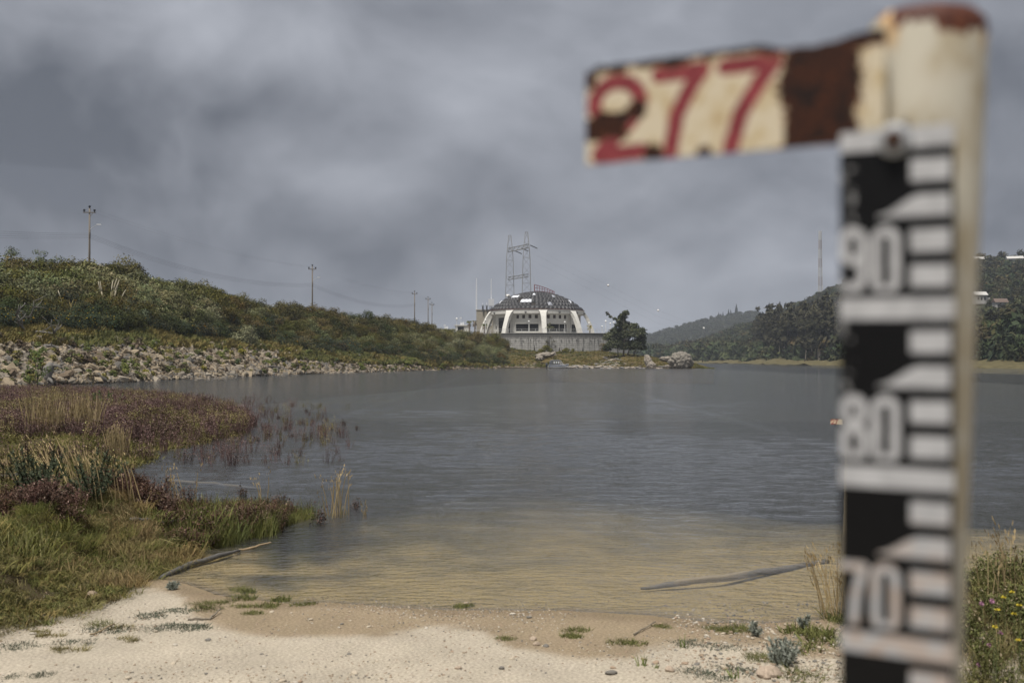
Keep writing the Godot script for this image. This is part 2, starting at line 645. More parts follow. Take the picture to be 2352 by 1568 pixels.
func water() -> void:
	var grid := []
	var rows := 900
	for r in rows + 1:
		var d := 6.8 * pow(125.0 / 6.8, float(r) / rows)
		var row := []
		for k in 161:
			var t := k / 80.0 - 1.0
			var x := t * (1.5 + 0.62 * d)
			row.append(Vector3(x, waves(x, d), -d))
		grid.append(row)
	var m := mat(Color(0.045, 0.047, 0.045), 0.07)
	m.albedo_color.a = 0.16
	m.transparency = BaseMaterial3D.TRANSPARENCY_ALPHA
	m.metallic_specular = 0.5
	m.normal_enabled = true
	var n := FastNoiseLite.new()
	n.seed = 5
	n.noise_type = FastNoiseLite.TYPE_SIMPLEX_SMOOTH
	n.frequency = 0.022
	n.fractal_octaves = 4
	n.fractal_gain = 0.55
	var t := NoiseTexture2D.new()
	t.width = 2048
	t.height = 2048
	t.seamless = true
	t.as_normal_map = true
	t.bump_strength = 20.0
	t.noise = n
	m.normal_texture = t
	m.normal_scale = 0.44
	m.uv1_triplanar = true
	m.uv1_world_triplanar = true
	m.uv1_scale = Vector3(0.075, 0.2, 0.2)
	var w := thing("water", Vector3.ZERO, "grey rippled water of the reservoir", "")
	w.remove_meta("category") if w.has_meta("category") else null
	w.set_meta("kind", "structure")
	put("water_surface", grid_mesh(grid, func(_p, _a, _b): return Color.WHITE), m, w)
	var far := Mb.new()
	var z0 := -125.0
	var e := 1.5 + 0.62 * 125.0
	far.quad(Vector3(-1600, 0, z0), Vector3(-1600, 0, -1900), Vector3(1600, 0, -1900), Vector3(1600, 0, z0))
	far.quad(Vector3(-1600, 0, 3), Vector3(-1600, 0, z0), Vector3(-e, 0, z0), Vector3(-1.5 - 0.62 * 6.8, 0, -6.8))
	far.quad(Vector3(1.5 + 0.62 * 6.8, 0, -6.8), Vector3(e, 0, z0), Vector3(1600, 0, z0), Vector3(1600, 0, 3))
	put("water_surface", far.done(), m, w)
	var bed := Mb.new()
	bed.quad(Vector3(-3000, -3.4, 60), Vector3(-3000, -3.4, -3200), Vector3(3000, -3.4, -3200), Vector3(3000, -3.4, 60))
	tag(put("lake_bed", bed.done(), mat(Color(0.03, 0.03, 0.026), 1.0)), "silty bed of the lake reaching to the horizon, painted dark for deep water", "", "", "structure")  # its colour also carries the light lost in deep water


# ---------------------------------------------------------------- the far left bank and the point
var bank := []
const U0 := -260.0
const U1 := 1640.0

func bank_at(u: float, seg: float) -> Vector3:                        # seg counts the rails: 1 waterline, 2 top of the stones, 3 ledge, 4 crest, 5 plateau
	return on_grid(bank, (u - U0) / (U1 - U0), seg / 6.0)


func left_bank() -> Node:
	var shore := [[-260, 904, 59], [0, 890, 71.5], [150, 883, 80], [300, 877, 90], [600, 862.5, 125], [900, 853, 169], [1150, 846, 229], [1300, 845, 241], [1590, 846.3, 225], [1640, 846.5, 223]]
	var under := []
	for k in shore:
		under.append([k[0], 826.0 + 5.3 / (k[2] - 6.0) * F, k[2] - 6.0])
	var top := [[-260, 775, 77], [0, 777, 86], [300, 787, 106], [600, 797, 142], [850, 815, 180], [1000, 834, 200], [1150, 838, 240], [1240, 836, 256], [1380, 834, 262], [1500, 834, 250], [1590, 838, 236], [1640, 848, 230]]
	var ledge := [[-260, 745, 88], [0, 745, 97], [300, 752, 116], [600, 780, 153], [850, 800, 196], [1000, 815, 222], [1150, 818, 262], [1240, 812, 280], [1380, 812, 285], [1500, 822, 268], [1590, 834, 246], [1640, 852, 236]]
	var crest := [[-260, 660, 125], [0, 665, 128], [100, 662, 131], [300, 672, 142], [500, 700, 160], [620, 732, 178], [800, 752, 205], [1000, 776, 250], [1150, 795, 285], [1240, 808, 303], [1380, 808, 304], [1500, 824, 280], [1590, 840, 255], [1640, 856, 240]]
	var plateau := [[-260, 702, 175], [0, 702, 175], [500, 723, 200], [800, 756, 260], [1000, 769, 300], [1120, 784, 320], [1180, 805, 325], [1380, 805, 330], [1480, 830, 305], [1640, 860, 290]]
	var back := [[-260, 788, 480], [1180, 788, 480], [1330, 820, 480], [1450, 852, 480], [1640, 858, 480]]
	bank = loft([under, shore, top, ledge, crest, plateau, back], U0, U1, 190, 7, 0.5)
	var tint := func(p: Vector3, r: float, _s: float) -> Color:
		var n := lump.get_noise_2d(p.x * 0.6, p.z * 0.6)
		var c := Color(0.07, 0.055, 0.038)
		c = c.lerp(Color(0.15, 0.115, 0.05), ss(1.85, 2.2, r * 6.0 + n * 0.5))
		c = c.lerp(Color(0.07, 0.066, 0.028), ss(2.7, 3.2, r * 6.0 + n * 0.7))
		return c
	var m := grainy(vmat(0.95), 0.04, 0.55, 1.0, 0.25)
	return tag(put("bank", grid_mesh(bank, tint), m), "sloping left bank and point of the reservoir", "", "", "structure")


func stones(slope: Node) -> void:
	rng.seed = 21
	var shapes := []
	for k in 7:
		shapes.append(block_mesh(300 + k))
	var looks := []
	for c in [Color(0.29, 0.24, 0.17), Color(0.23, 0.20, 0.16), Color(0.33, 0.285, 0.225), Color(0.17, 0.13, 0.09), Color(0.14, 0.13, 0.115), Color(0.34, 0.275, 0.19)]:
		looks.append(grainy(mat(c, 0.95), 0.03, 0.7, 1.0, 0.7))
	var list := []
	for i in 30000:
		var u := -60.0 + 1300.0 * pow(rng.randf(), 1.15)
		var seg := 0.97 + pow(rng.randf(), 1.1) * 1.12
		var p := bank_at(u, seg)
		if u > 760 and lump.get_noise_2d(u * 0.5, seg * 40.0) > 0.12 - (u - 760.0) / 4000.0:
			continue
		var s := 0.13 + 0.28 * pow(rng.randf(), 1.6)
		if rng.randf() < 0.06:
			s *= 1.9
		if u > 760:
			s *= lerpf(0.9, 0.6, ss(760.0, 1000.0, u))
		list.append([s / -p.z, turned(p + Vector3(0, s * rnd(0.0, 0.3), 0), Vector3(s * rnd(1.0, 1.5), s * rnd(0.75, 1.15), s * rnd(0.8, 1.2)), 0.9)])
	list.sort_custom(func(a, b): return a[0] > b[0])
	for i in 300:
		put("stone", shapes[i % 7], looks[rng.randi() % 6], slope, list[i][1])
	for k in 6:
		var rest := []
		for i in range(300 + k, list.size(), 6):
			rest.append(list[i][1])
		many("stone_scatter", shapes[k], looks[k], rest, slope)


var bushes := []                                                      # crowns by kind

func crown_kinds() -> void:
	rng.seed = 5
	var pal := {
		"olive": [Color(0.034, 0.035, 0.010), Color(0.088, 0.082, 0.024), Color(0.14, 0.115, 0.045)],
		"dark": [Color(0.024, 0.029, 0.013), Color(0.06, 0.062, 0.025), Color(0.09, 0.09, 0.04)],
		"gorse": [Color(0.026, 0.034, 0.023), Color(0.06, 0.07, 0.045), Color(0.34, 0.2, 0.015)],
		"pale": [Color(0.06, 0.065, 0.032), Color(0.145, 0.142, 0.075), Color(0.28, 0.26, 0.17)],
		"brown": [Color(0.045, 0.042, 0.016), Color(0.108, 0.09, 0.034), Color(0.15, 0.12, 0.06)],
	}
	for kind in ["olive", "dark", "gorse", "pale", "brown"]:
		var some := []
		for k in 3:
			var loose: bool = kind == "pale"
			some.append(foliage(lumps(11, 4.6, 3.2), 2100 if loose else 3000, 0.105 if kind != "gorse" else 0.11, pal[kind], 0.3, 0.3))
		bushes.append(some)


func scrub() -> void:
	rng.seed = 8
	var leaves := vmat(0.85, 0.12)
	M.leaves = leaves
	var lists := []
	var tints := []
	for k in 15:
		lists.append([])
		tints.append([])
	for i in 2500:
		var u := rnd(-200, 1160)
		var seg := rnd(2.35, 4.75)
		if u > 640:
			seg = rnd(1.95, 4.8)
		if u > 950:
			seg = rnd(1.75, 4.6)
		var n := lump.get_noise_2d(u * 0.16, seg * 12.0)
		var low := 2.62 + 0.25 * n if u < 640 else 1.98 + 0.2 * n
		if u > 950:
			low = 1.8
		if seg < low:
			continue
		var p := bank_at(u, seg)
		var kind := 0
		var q := lump.get_noise_2d(p.x * 0.35 + 300.0, p.z * 0.22) + rnd(-0.22, 0.22)
		if seg < low + (0.55 if u < 600 else 0.95) + n * 0.3 and u < 1180:
			kind = 2 if rng.randf() < 0.8 else 1
		elif q > 0.24:
			kind = 3
		elif q > 0.0:
			kind = 0
		elif q > -0.22:
			kind = 4
		else:
			kind = 1
		if u > 560 and kind < 2 and rng.randf() < 0.22:
			kind = 3
		var s := rnd(0.55, 1.15)
		if seg > 3.2 and u < 560:
			s *= rnd(0.9, 1.4) * (1.22 if u < 300 and seg > 3.5 else 1.0) * lerpf(1.0, 0.9, ss(380.0, 520.0, u))
		if kind == 2:
			s *= 0.72
		if u > 640:
			s *= lerpf(0.85, 1.2, ss(3.0, 4.0, seg))
		if u > 1000:
			s *= 0.85
		var which := kind * 3 + rng.randi() % 3
		var tone := 0.8 + 0.42 * rng.randf()
		tints[which].append(Color(tone * rnd(0.92, 1.2), tone * rnd(0.95, 1.15), tone * rnd(0.85, 1.05)))
		lists[which].append(stand(p - Vector3(0, 0.2 * s, 0), s, 0.15, rnd(0.75, 1.15)))
	var o := thing("scrub", Vector3.ZERO, "dense olive and grey green scrub covering the left bank", "")
	o.set_meta("kind", "stuff")
	for k in 15:
		many("shrub_cover", bushes[k / 3][k % 3], leaves, lists[k], o, tints[k])
	# straw-coloured grass on the ledge between the stones and the scrub
	var mb := Mb.new()
	for i in 46:
		mb.col = Color(0.23, 0.175, 0.07).lerp(Color(0.12, 0.115, 0.04), rng.randf())
		mb.blade(Vector3(rnd(-0.5, 0.5), 0, rnd(-0.5, 0.5)), Vector3(rnd(-0.7, 0.7), 1, rnd(-0.7, 0.7)).normalized(), rnd(0.35, 0.75), 0.1, 0.5)
	var tuft := mb.done()
	mb = Mb.new()
	for i in 40:
		mb.col = Color(0.16, 0.15, 0.055).lerp(Color(0.075, 0.09, 0.035), rng.randf())
		mb.blade(Vector3(rnd(-0.4, 0.4), 0, rnd(-0.4, 0.4)), Vector3(rnd(-0.6, 0.6), 1, rnd(-0.6, 0.6)).normalized(), rnd(0.3, 0.7), 0.11, 0.4)
	var green := mb.done()
	var dry := []
	var wet := []
	for i in 10000:
		var u := rnd(-120, 1640)
		var seg := rnd(1.85, 3.3) if u < 640 else rnd(1.5, 2.1)
		if u > 1150:
			seg = rnd(1.25, 4.0)
		var p := bank_at(u, seg)
		var q := lump.get_noise_2d(p.x * 0.9, p.z * 0.5 + 60.0) + rnd(-0.2, 0.2)
		if q > -0.02:
			dry.append(stand(p, rnd(0.8, 1.5) * (0.5 if u > 1150 else 0.85), 0.1))
		elif rng.randf() < 0.8:
			wet.append(stand(p, rnd(0.8, 1.5) * (0.55 if u > 1150 else 0.9), 0.1))
	# weeds between the stones
	var stony := [[], [], []]
	for i in 900:
		var u := rnd(-60, 1200)
		var seg := rnd(1.0, 2.05)
		if lump.get_noise_2d(u * 0.25, seg * 30.0) + rnd(-0.2, 0.2) < -0.02 - 0.2 * ss(500.0, 900.0, u):
			continue
		var p := bank_at(u, seg)
		stony[rng.randi() % 3].append(stand(p + Vector3(0, 0.1, 0), rnd(0.5, 1.3) * (0.75 if u > 700 else 1.0), 0.1))
	var odd := thing("stone_weeds", Vector3.ZERO, "small green, yellowish and brown weeds scattered over the stone bank", "")
	odd.set_meta("kind", "stuff")
	for k in 3:
		many("weed", foliage(lumps(6, 0.8, 0.8), 200, 0.09, [[Color(0.05, 0.065, 0.02), Color(0.13, 0.14, 0.05)], [Color(0.1, 0.095, 0.03), Color(0.22, 0.19, 0.06)], [Color(0.06, 0.05, 0.035), Color(0.12, 0.1, 0.065)]][k], 0.4, 0.2), leaves, stony[k], odd)
	o = thing("bank_grass", Vector3.ZERO, "straw coloured and green grass on the ledge above the stones and over the point", "")
	o.set_meta("kind", "stuff")
	many("dry_grass", tuft, leaves, dry, o)
	many("green_grass", green, leaves, wet, o)


func bush(called: String, u: float, seg: float, w: float, h: float, kind: int, label: String, sd: int, group := "") -> Node3D:
	rng.seed = sd
	var p := bank_at(u, seg)
	var t := thing(called, p, label, "tree" if h > 5.0 else "shrub", group)
	var pals := [[Color(0.055, 0.055, 0.014), Color(0.13, 0.12, 0.032)], [Color(0.026, 0.034, 0.014), Color(0.072, 0.08, 0.028)], [Color(0.034, 0.046, 0.03), Color(0.085, 0.1, 0.06), Color(0.42, 0.24, 0.015)], [Color(0.1, 0.11, 0.06), Color(0.23, 0.22, 0.13)], [Color(0.062, 0.05, 0.02), Color(0.14, 0.105, 0.043)]]
	put("crown", foliage(lumps(13, w, h), int(1700 + 110 * w * h), 0.125, pals[kind], 0.3, 0.35), M.leaves, t)
	var mb := Mb.new(true)
	mb.col = Color(0.12, 0.1, 0.08)
	stems(mb, h, w, 4, 0.07)
	put("trunk", mb.done(), vmat(), t)
	return t


func named_bushes() -> void:
	bush("shrub", 150, 4.25, 6.2, 6.0, 1, "tall rounded dark bush left of the first utility pole, highest on the left skyline", 31)
	bush("shrub", 255, 4.3, 6.0, 3.8, 0, "broad olive bush on the skyline just right of the first utility pole", 32)
	bush("shrub", 352, 4.5, 2.4, 5.2, 1, "small round bush standing alone above the skyline between the first two poles", 33)
	bush("shrub", 530, 4.3, 5.0, 4.2, 3, "grey green open bush on the skyline left of the second utility pole", 34)
	bush("shrub", 785, 4.2, 4.8, 4.2, 2, "green feathery bush on the skyline right of the second utility pole", 35)
	bush("shrub", 655, 4.2, 4.4, 3.4, 3, "pale bush at the foot of the second utility pole, left side", 36)
	bush("shrub", 735, 4.1, 3.6, 3.0, 3, "pale bush at the foot of the second utility pole, right side", 37)
	bush("shrub", 95, 3.55, 4.6, 4.0, 0, "olive bush below the tall rounded dark bush", 38)
	bush("shrub", 20, 3.5, 5.4, 4.6, 0, "large olive bush at the left edge of the picture", 39)
	bush("shrub", 305, 3.05, 4.2, 2.4, 2, "dark gorse bush with yellow flowers beside the pampas grass", 40)
	bush("shrub", 400, 3.6, 5.0, 3.4, 0, "broad olive brown bush behind the pampas grass", 41)
	bush("shrub", 470, 3.3, 4.4, 3.2, 3, "loose pale bush on the slope above the ledge", 42)
	bush("shrub", 1125, 3.9, 6.0, 5.0, 0, "olive bush at the left end of the concrete wall", 43)
	bush("shrub", 1085, 3.7, 7.0, 4.2, 4, "brown green bush below the palms", 44)
	bush("shrub", 985, 3.9, 5.0, 3.4, 4, "brown bush in front of the low white building", 45)
	bush("shrub", 1040, 3.3, 5.5, 3.2, 3, "pale bush on the slope left of the concrete wall", 46)
	bush("shrub", 1255, 3.55, 5.6, 2.6, 0, "low green bush against the foot of the concrete wall", 47)
	bush("shrub", 1300, 3.5, 6.4, 1.5, 0, "flat green bush along the foot of the concrete wall", 48)
	bush("shrub", 1390, 3.6, 3.6, 3.6, 4, "brownish bush at the right end of the concrete wall", 49)
	bush("shrub", 560, 2.2, 4.4, 3.4, 3, "light green bush growing at the top of the stones", 50)
	# airy young trees against the sky at the left edge
	for k in 3:
		rng.seed = 60 + k
		var u: float = [22, 88, 128][k]
		var p := bank_at(u, 4.3)
		var t := thing("young_tree", p, ["feathery young tree tallest at the far left skyline", "feathery young tree left of the tall rounded dark bush", "thin feathery tree touching the tall rounded dark bush"][k], "tree")
		var h: float = [7.2, 7.0, 6.6][k]
		var bl := []
		for i in 14:
			bl.append(Vector4(rnd(-1.1, 1.1), h * rnd(0.2, 0.95), rnd(-0.9, 0.9), rnd(0.7, 1.2)))
		put("crown", foliage(bl, 1100, 0.14, [Color(0.06, 0.08, 0.045), Color(0.14, 0.16, 0.09)], 0.2, 0.1), M.leaves, t)
		var mb := Mb.new(true)
		mb.col = Color(0.14, 0.12, 0.1)
		mb.tube([Vector3(0, -0.2, 0), Vector3(0.15, h * 0.5, 0), Vector3(0, h, 0)], [0.08, 0.05, 0.02], 5)
		put("trunk", mb.done(), vmat(), t)
	# plants among the stones
	var spots := [[85, 1.42, 1.3, 1.6], [30, 1.3, 1.6, 1.2], [290, 1.12, 1.2, 2.0], [338, 1.1, 1.0, 1.3], [236, 1.55, 0.9, 0.7], [150, 1.2, 1.0, 0.9], [430, 1.5, 1.2, 0.9], [470, 1.2, 1.0, 1.0], [510, 1.55, 1.6, 1.6], [545, 1.35, 1.2, 1.5], [620, 1.35, 1.6, 1.2], [690, 1.3, 1.5, 1.0], [700, 1.7, 2.0, 1.4], [770, 1.5, 2.0, 1.3], [830, 1.3, 1.6, 1.2], [560, 1.62, 1.6, 1.6], [390, 1.65, 1.0, 0.7], [200, 1.75, 1.4, 1.0], [345, 1.8, 1.8, 1.3], [660, 1.75, 2.2, 1.6], [935, 1.45, 3.0, 1.6], [900, 1.2, 1.6, 0.9], [1010, 1.3, 2.4, 1.2]]
	var first: Array = []
	rng.seed = 77
	for k in 4:
		first.append(foliage(lumps(6, 1.0, 1.0), 260, 0.1, [[Color(0.06, 0.08, 0.02), Color(0.15, 0.16, 0.05)], [Color(0.04, 0.06, 0.03), Color(0.1, 0.11, 0.05)], [Color(0.12, 0.115, 0.025), Color(0.27, 0.235, 0.05)], [Color(0.05, 0.036, 0.026), Color(0.1, 0.075, 0.055)]][k], 0.4, 0.3))
	for i in spots.size():
		var s: Array = spots[i]
		var kind: int = [0, 1, 0, 2][i % 4]
		var t := thing("stone_plant", bank_at(s[0], s[1]), "leafy plant growing between the bank stones, " + place_in(spots, s), "plant", "plants among the bank stones")
		put("leaves", first[kind], M.leaves, t, Transform3D(Basis.from_scale(Vector3(s[2], s[3], s[2])), Vector3.ZERO))
	var brown := [[198, 1.38, 1.25], [282, 1.42, 0.8], [318, 1.78, 1.0], [48, 1.75, 0.9], [130, 1.6, 0.7], [166, 1.82, 0.8]]
	for i in brown.size():
		var s: Array = brown[i]
		var t := thing("brown_bush", bank_at(s[0], s[1]) + Vector3(0, 0.2, 0), "round dead brown bush among the pale stones, " + place_in(brown, s), "shrub", "dead brown bushes among the stones") if i else thing("brown_bush", bank_at(s[0], s[1]) + Vector3(0, 0.3, 0), "largest round dead brown bush in the middle of the stone slope", "shrub")
		put("twigs", first[3], M.leaves, t, Transform3D(Basis.from_scale(Vector3(s[2], s[2] * 0.8, s[2]) * 1.1), Vector3.ZERO))


func dead_branch(mb: Mb, p: Vector3, d: Vector3, l: float, r: float, depth: int) -> void:
	var pts := [p]
	var q := p
	var dd := d
	for i in 3:
		dd = (dd + rdir() * 0.35).normalized()
		q = q + dd * l / 3.0
		pts.append(q)
	mb.tube(pts, [r, r * 0.85, r * 0.65, r * 0.35], 6)
	if depth > 0:
		for i in 2 + depth:
			dead_branch(mb, pts[1 + rng.randi() % 3], (d + rdir() * 1.1).normalized(), l * rnd(0.4, 0.65), r * 0.5, depth - 1)


func driftwood() -> void:
	rng.seed = 90
	var grey := grainy(mat(Color(0.24, 0.225, 0.205), 0.9), 0.05, 0.6, 1.0, 1.2)
	M.driftwood = grey
	var p := bank_at(58, 2.3)
	var t := thing("dead_tree", p, "bleached dead tree with tangled roots on the left ledge", "dead tree")
	var mb := Mb.new(true)
	dead_branch(mb, Vector3(0, -0.1, 0), Vector3(0.1, 0.9, 0.2).normalized(), 2.6, 0.16, 2)
	dead_branch(mb, Vector3(0, 0.3, 0), Vector3(-1, 0.15, 0.3).normalized(), 2.8, 0.15, 2)
	dead_branch(mb, Vector3(0.3, 0.2, 0), Vector3(1, 0.05, 0.1).normalized(), 2.4, 0.14, 2)
	dead_branch(mb, Vector3(0.2, 1.6, 0), Vector3(0.5, 0.8, 0.1).normalized(), 2.0, 0.08, 1)
	put("branches", mb.done(), grey, t)
	var logs := [[128, 2.22, 186, 2.08, 0.16, "grey driftwood log lying highest on the ledge"], [148, 2.0, 228, 1.93, 0.14, "long grey driftwood log just above the stones"], [102, 1.78, 132, 1.74, 0.2, "short thick grey log among the upper stones"], [270, 2.02, 320, 1.94, 0.13, "driftwood log at the top of the stones right of the pampas grass"], [365, 2.0, 400, 1.95, 0.13, "driftwood log above the middle of the stone slope"], [482, 2.0, 530, 1.9, 0.14, "pale driftwood log near the right end of the stone slope"], [590, 1.25, 660, 1.2, 0.1, "thin driftwood pole lying low on the stones"]]
	for l in logs:
		var a := bank_at(l[0], l[1]) + Vector3(0, l[4], 0)
		var b := bank_at(l[2], l[3]) + Vector3(0, l[4], 0)
		mb = Mb.new(true)
		var m := (a + b) / 2.0 - a
		m.y += 0.12
		mb.tube([Vector3.ZERO, m * 0.5, m, (b - a) * 0.8, b - a], [l[4] * 1.1, l[4] * 0.9, l[4] * 1.05, l[4] * 0.8, l[4] * 0.6], 8)
		dead_branch(mb, m, Vector3(0.2, 0.8, 0.5).normalized(), 0.7, l[4] * 0.3, 0)
		tag(put("driftwood_log", mb.done(), grey, self, Transform3D(Basis(), a)), l[5], "log")
	p = bank_at(104, 1.02)
	t = thing("tree_stump", p, "grey gnarled stump standing in the water's edge below the stones", "stump")
	mb = Mb.new(true)
	mb.tube([Vector3(0.1, -0.3, 0), Vector3(0.05, 0.4, 0), Vector3(0.2, 1.0, 0), Vector3(0.45, 1.5, 0)], [0.5, 0.36, 0.42, 0.2], 9)
	dead_branch(mb, Vector3(0.1, 0.6, 0.1), Vector3(-0.6, -0.5, 0.5).normalized(), 1.2, 0.2, 1)
	dead_branch(mb, Vector3(0.3, 1.2, 0), Vector3(0.9, 0.2, 0.3).normalized(), 0.9, 0.18, 1)
	dead_branch(mb, Vector3(0.1, 0.4, 0.1), Vector3(0.7, -0.7, 0.4).normalized(), 0.9, 0.2, 0)
	put("trunk", mb.done(), grey, t)
	# pampas grass
	for k in 3:
		var s: Array = [[250, 3.1, 9, "large clump of pampas grass with pale plumes on the slope"], [168, 4.3, 2, "two pampas plumes rising beside the first utility pole"], [158, 3.1, 1, "single pampas plume low in the scrub left of the large clump"]][k]
		p = bank_at(s[0], s[1]) + Vector3(0, 0.5, 0)
		t = thing("pampas_grass", p, s[3], "pampas grass")
		mb = Mb.new()
		for i in (280 if k == 0 else 30):
			mb.col = Color(0.26, 0.2, 0.09).lerp(Color(0.16, 0.15, 0.06), rng.randf())
			mb.blade(Vector3(rnd(-0.8, 0.8), 0.2, rnd(-0.6, 0.6)), Vector3(rnd(-0.6, 0.6), 1, rnd(-0.5, 0.5)).normalized(), rnd(1.4, 3.3) * (1.0 if k == 0 else 0.7), 0.05, 0.5)
		put("leaves", mb.done(), M.leaves, t)
		for i in s[2]:
			mb = Mb.new(true)
			mb.col = Color(0.33, 0.28, 0.18)
			var h := rnd(2.6, 4.4) if k == 0 else (4.6 if k == 1 else 2.6)
			var lean := Vector3(rnd(-0.45, 0.55), 1, rnd(-0.2, 0.2)).normalized()
			if k == 1:
				lean = Vector3(-0.28, 1, 0).normalized() if i else Vector3(-0.1, 1, 0).normalized()
			var a := Vector3(rnd(-0.5, 0.5), 0.3, 0)
			mb.tube([a, a + lean * h * 0.7], [0.025, 0.02], 4)
			mb.col = Color(0.56, 0.5, 0.38)
			mb.tube([a + lean * h * 0.68, a + lean * h * 0.78, a + lean * h * 0.92, a + lean * h * 1.02 + Vector3(0.05, 0, 0)], [0.02, 0.06, 0.05, 0.01], 6)
			put("plume", mb.done(), vmat(), t)


# ---------------------------------------------------------------- far shore and hills
func hill_rails() -> Array:
	var under := [[1380, 836, 780], [1594, 837, 620], [1700, 839, 520], [1800, 842, 420], [1930, 846, 340], [2100, 852, 264], [2352, 860, 215], [2700, 870, 170]]
	var shore := [[1380, 832, 760], [1594, 833.6, 602], [1700, 835, 508], [1800, 837, 416], [1930, 839.3, 344], [2100, 843, 269], [2352, 846.5, 223], [2700, 852, 180]]
	var strip := [[1380, 829, 800], [1594, 827.5, 640], [1700, 827, 545], [1800, 826, 450], [1930, 828, 375], [2100, 830, 295], [2352, 832, 248], [2700, 836, 200]]
	var mid := [[1380, 822, 950], [1594, 806, 760], [1700, 796, 690], [1800, 788, 610], [1930, 776, 540], [2100, 765, 440], [2352, 740, 400], [2700, 730, 330]]
	var ridge := [[1380, 820, 1050], [1490, 812, 1000], [1590, 803, 960], [1680, 766, 950], [1740, 745, 940], [1800, 724, 920], [1850, 702, 900], [1900, 676, 880], [1930, 662, 860], [2100, 630, 760], [2245, 612, 690], [2300, 605, 670], [2352, 601, 650], [2700, 580, 600]]
	var back := [[1380, 832, 1250], [1700, 800, 1250], [1930, 750, 1200], [2352, 680, 1050], [2700, 660, 1000]]
	return [under, shore, strip, mid, ridge, back]


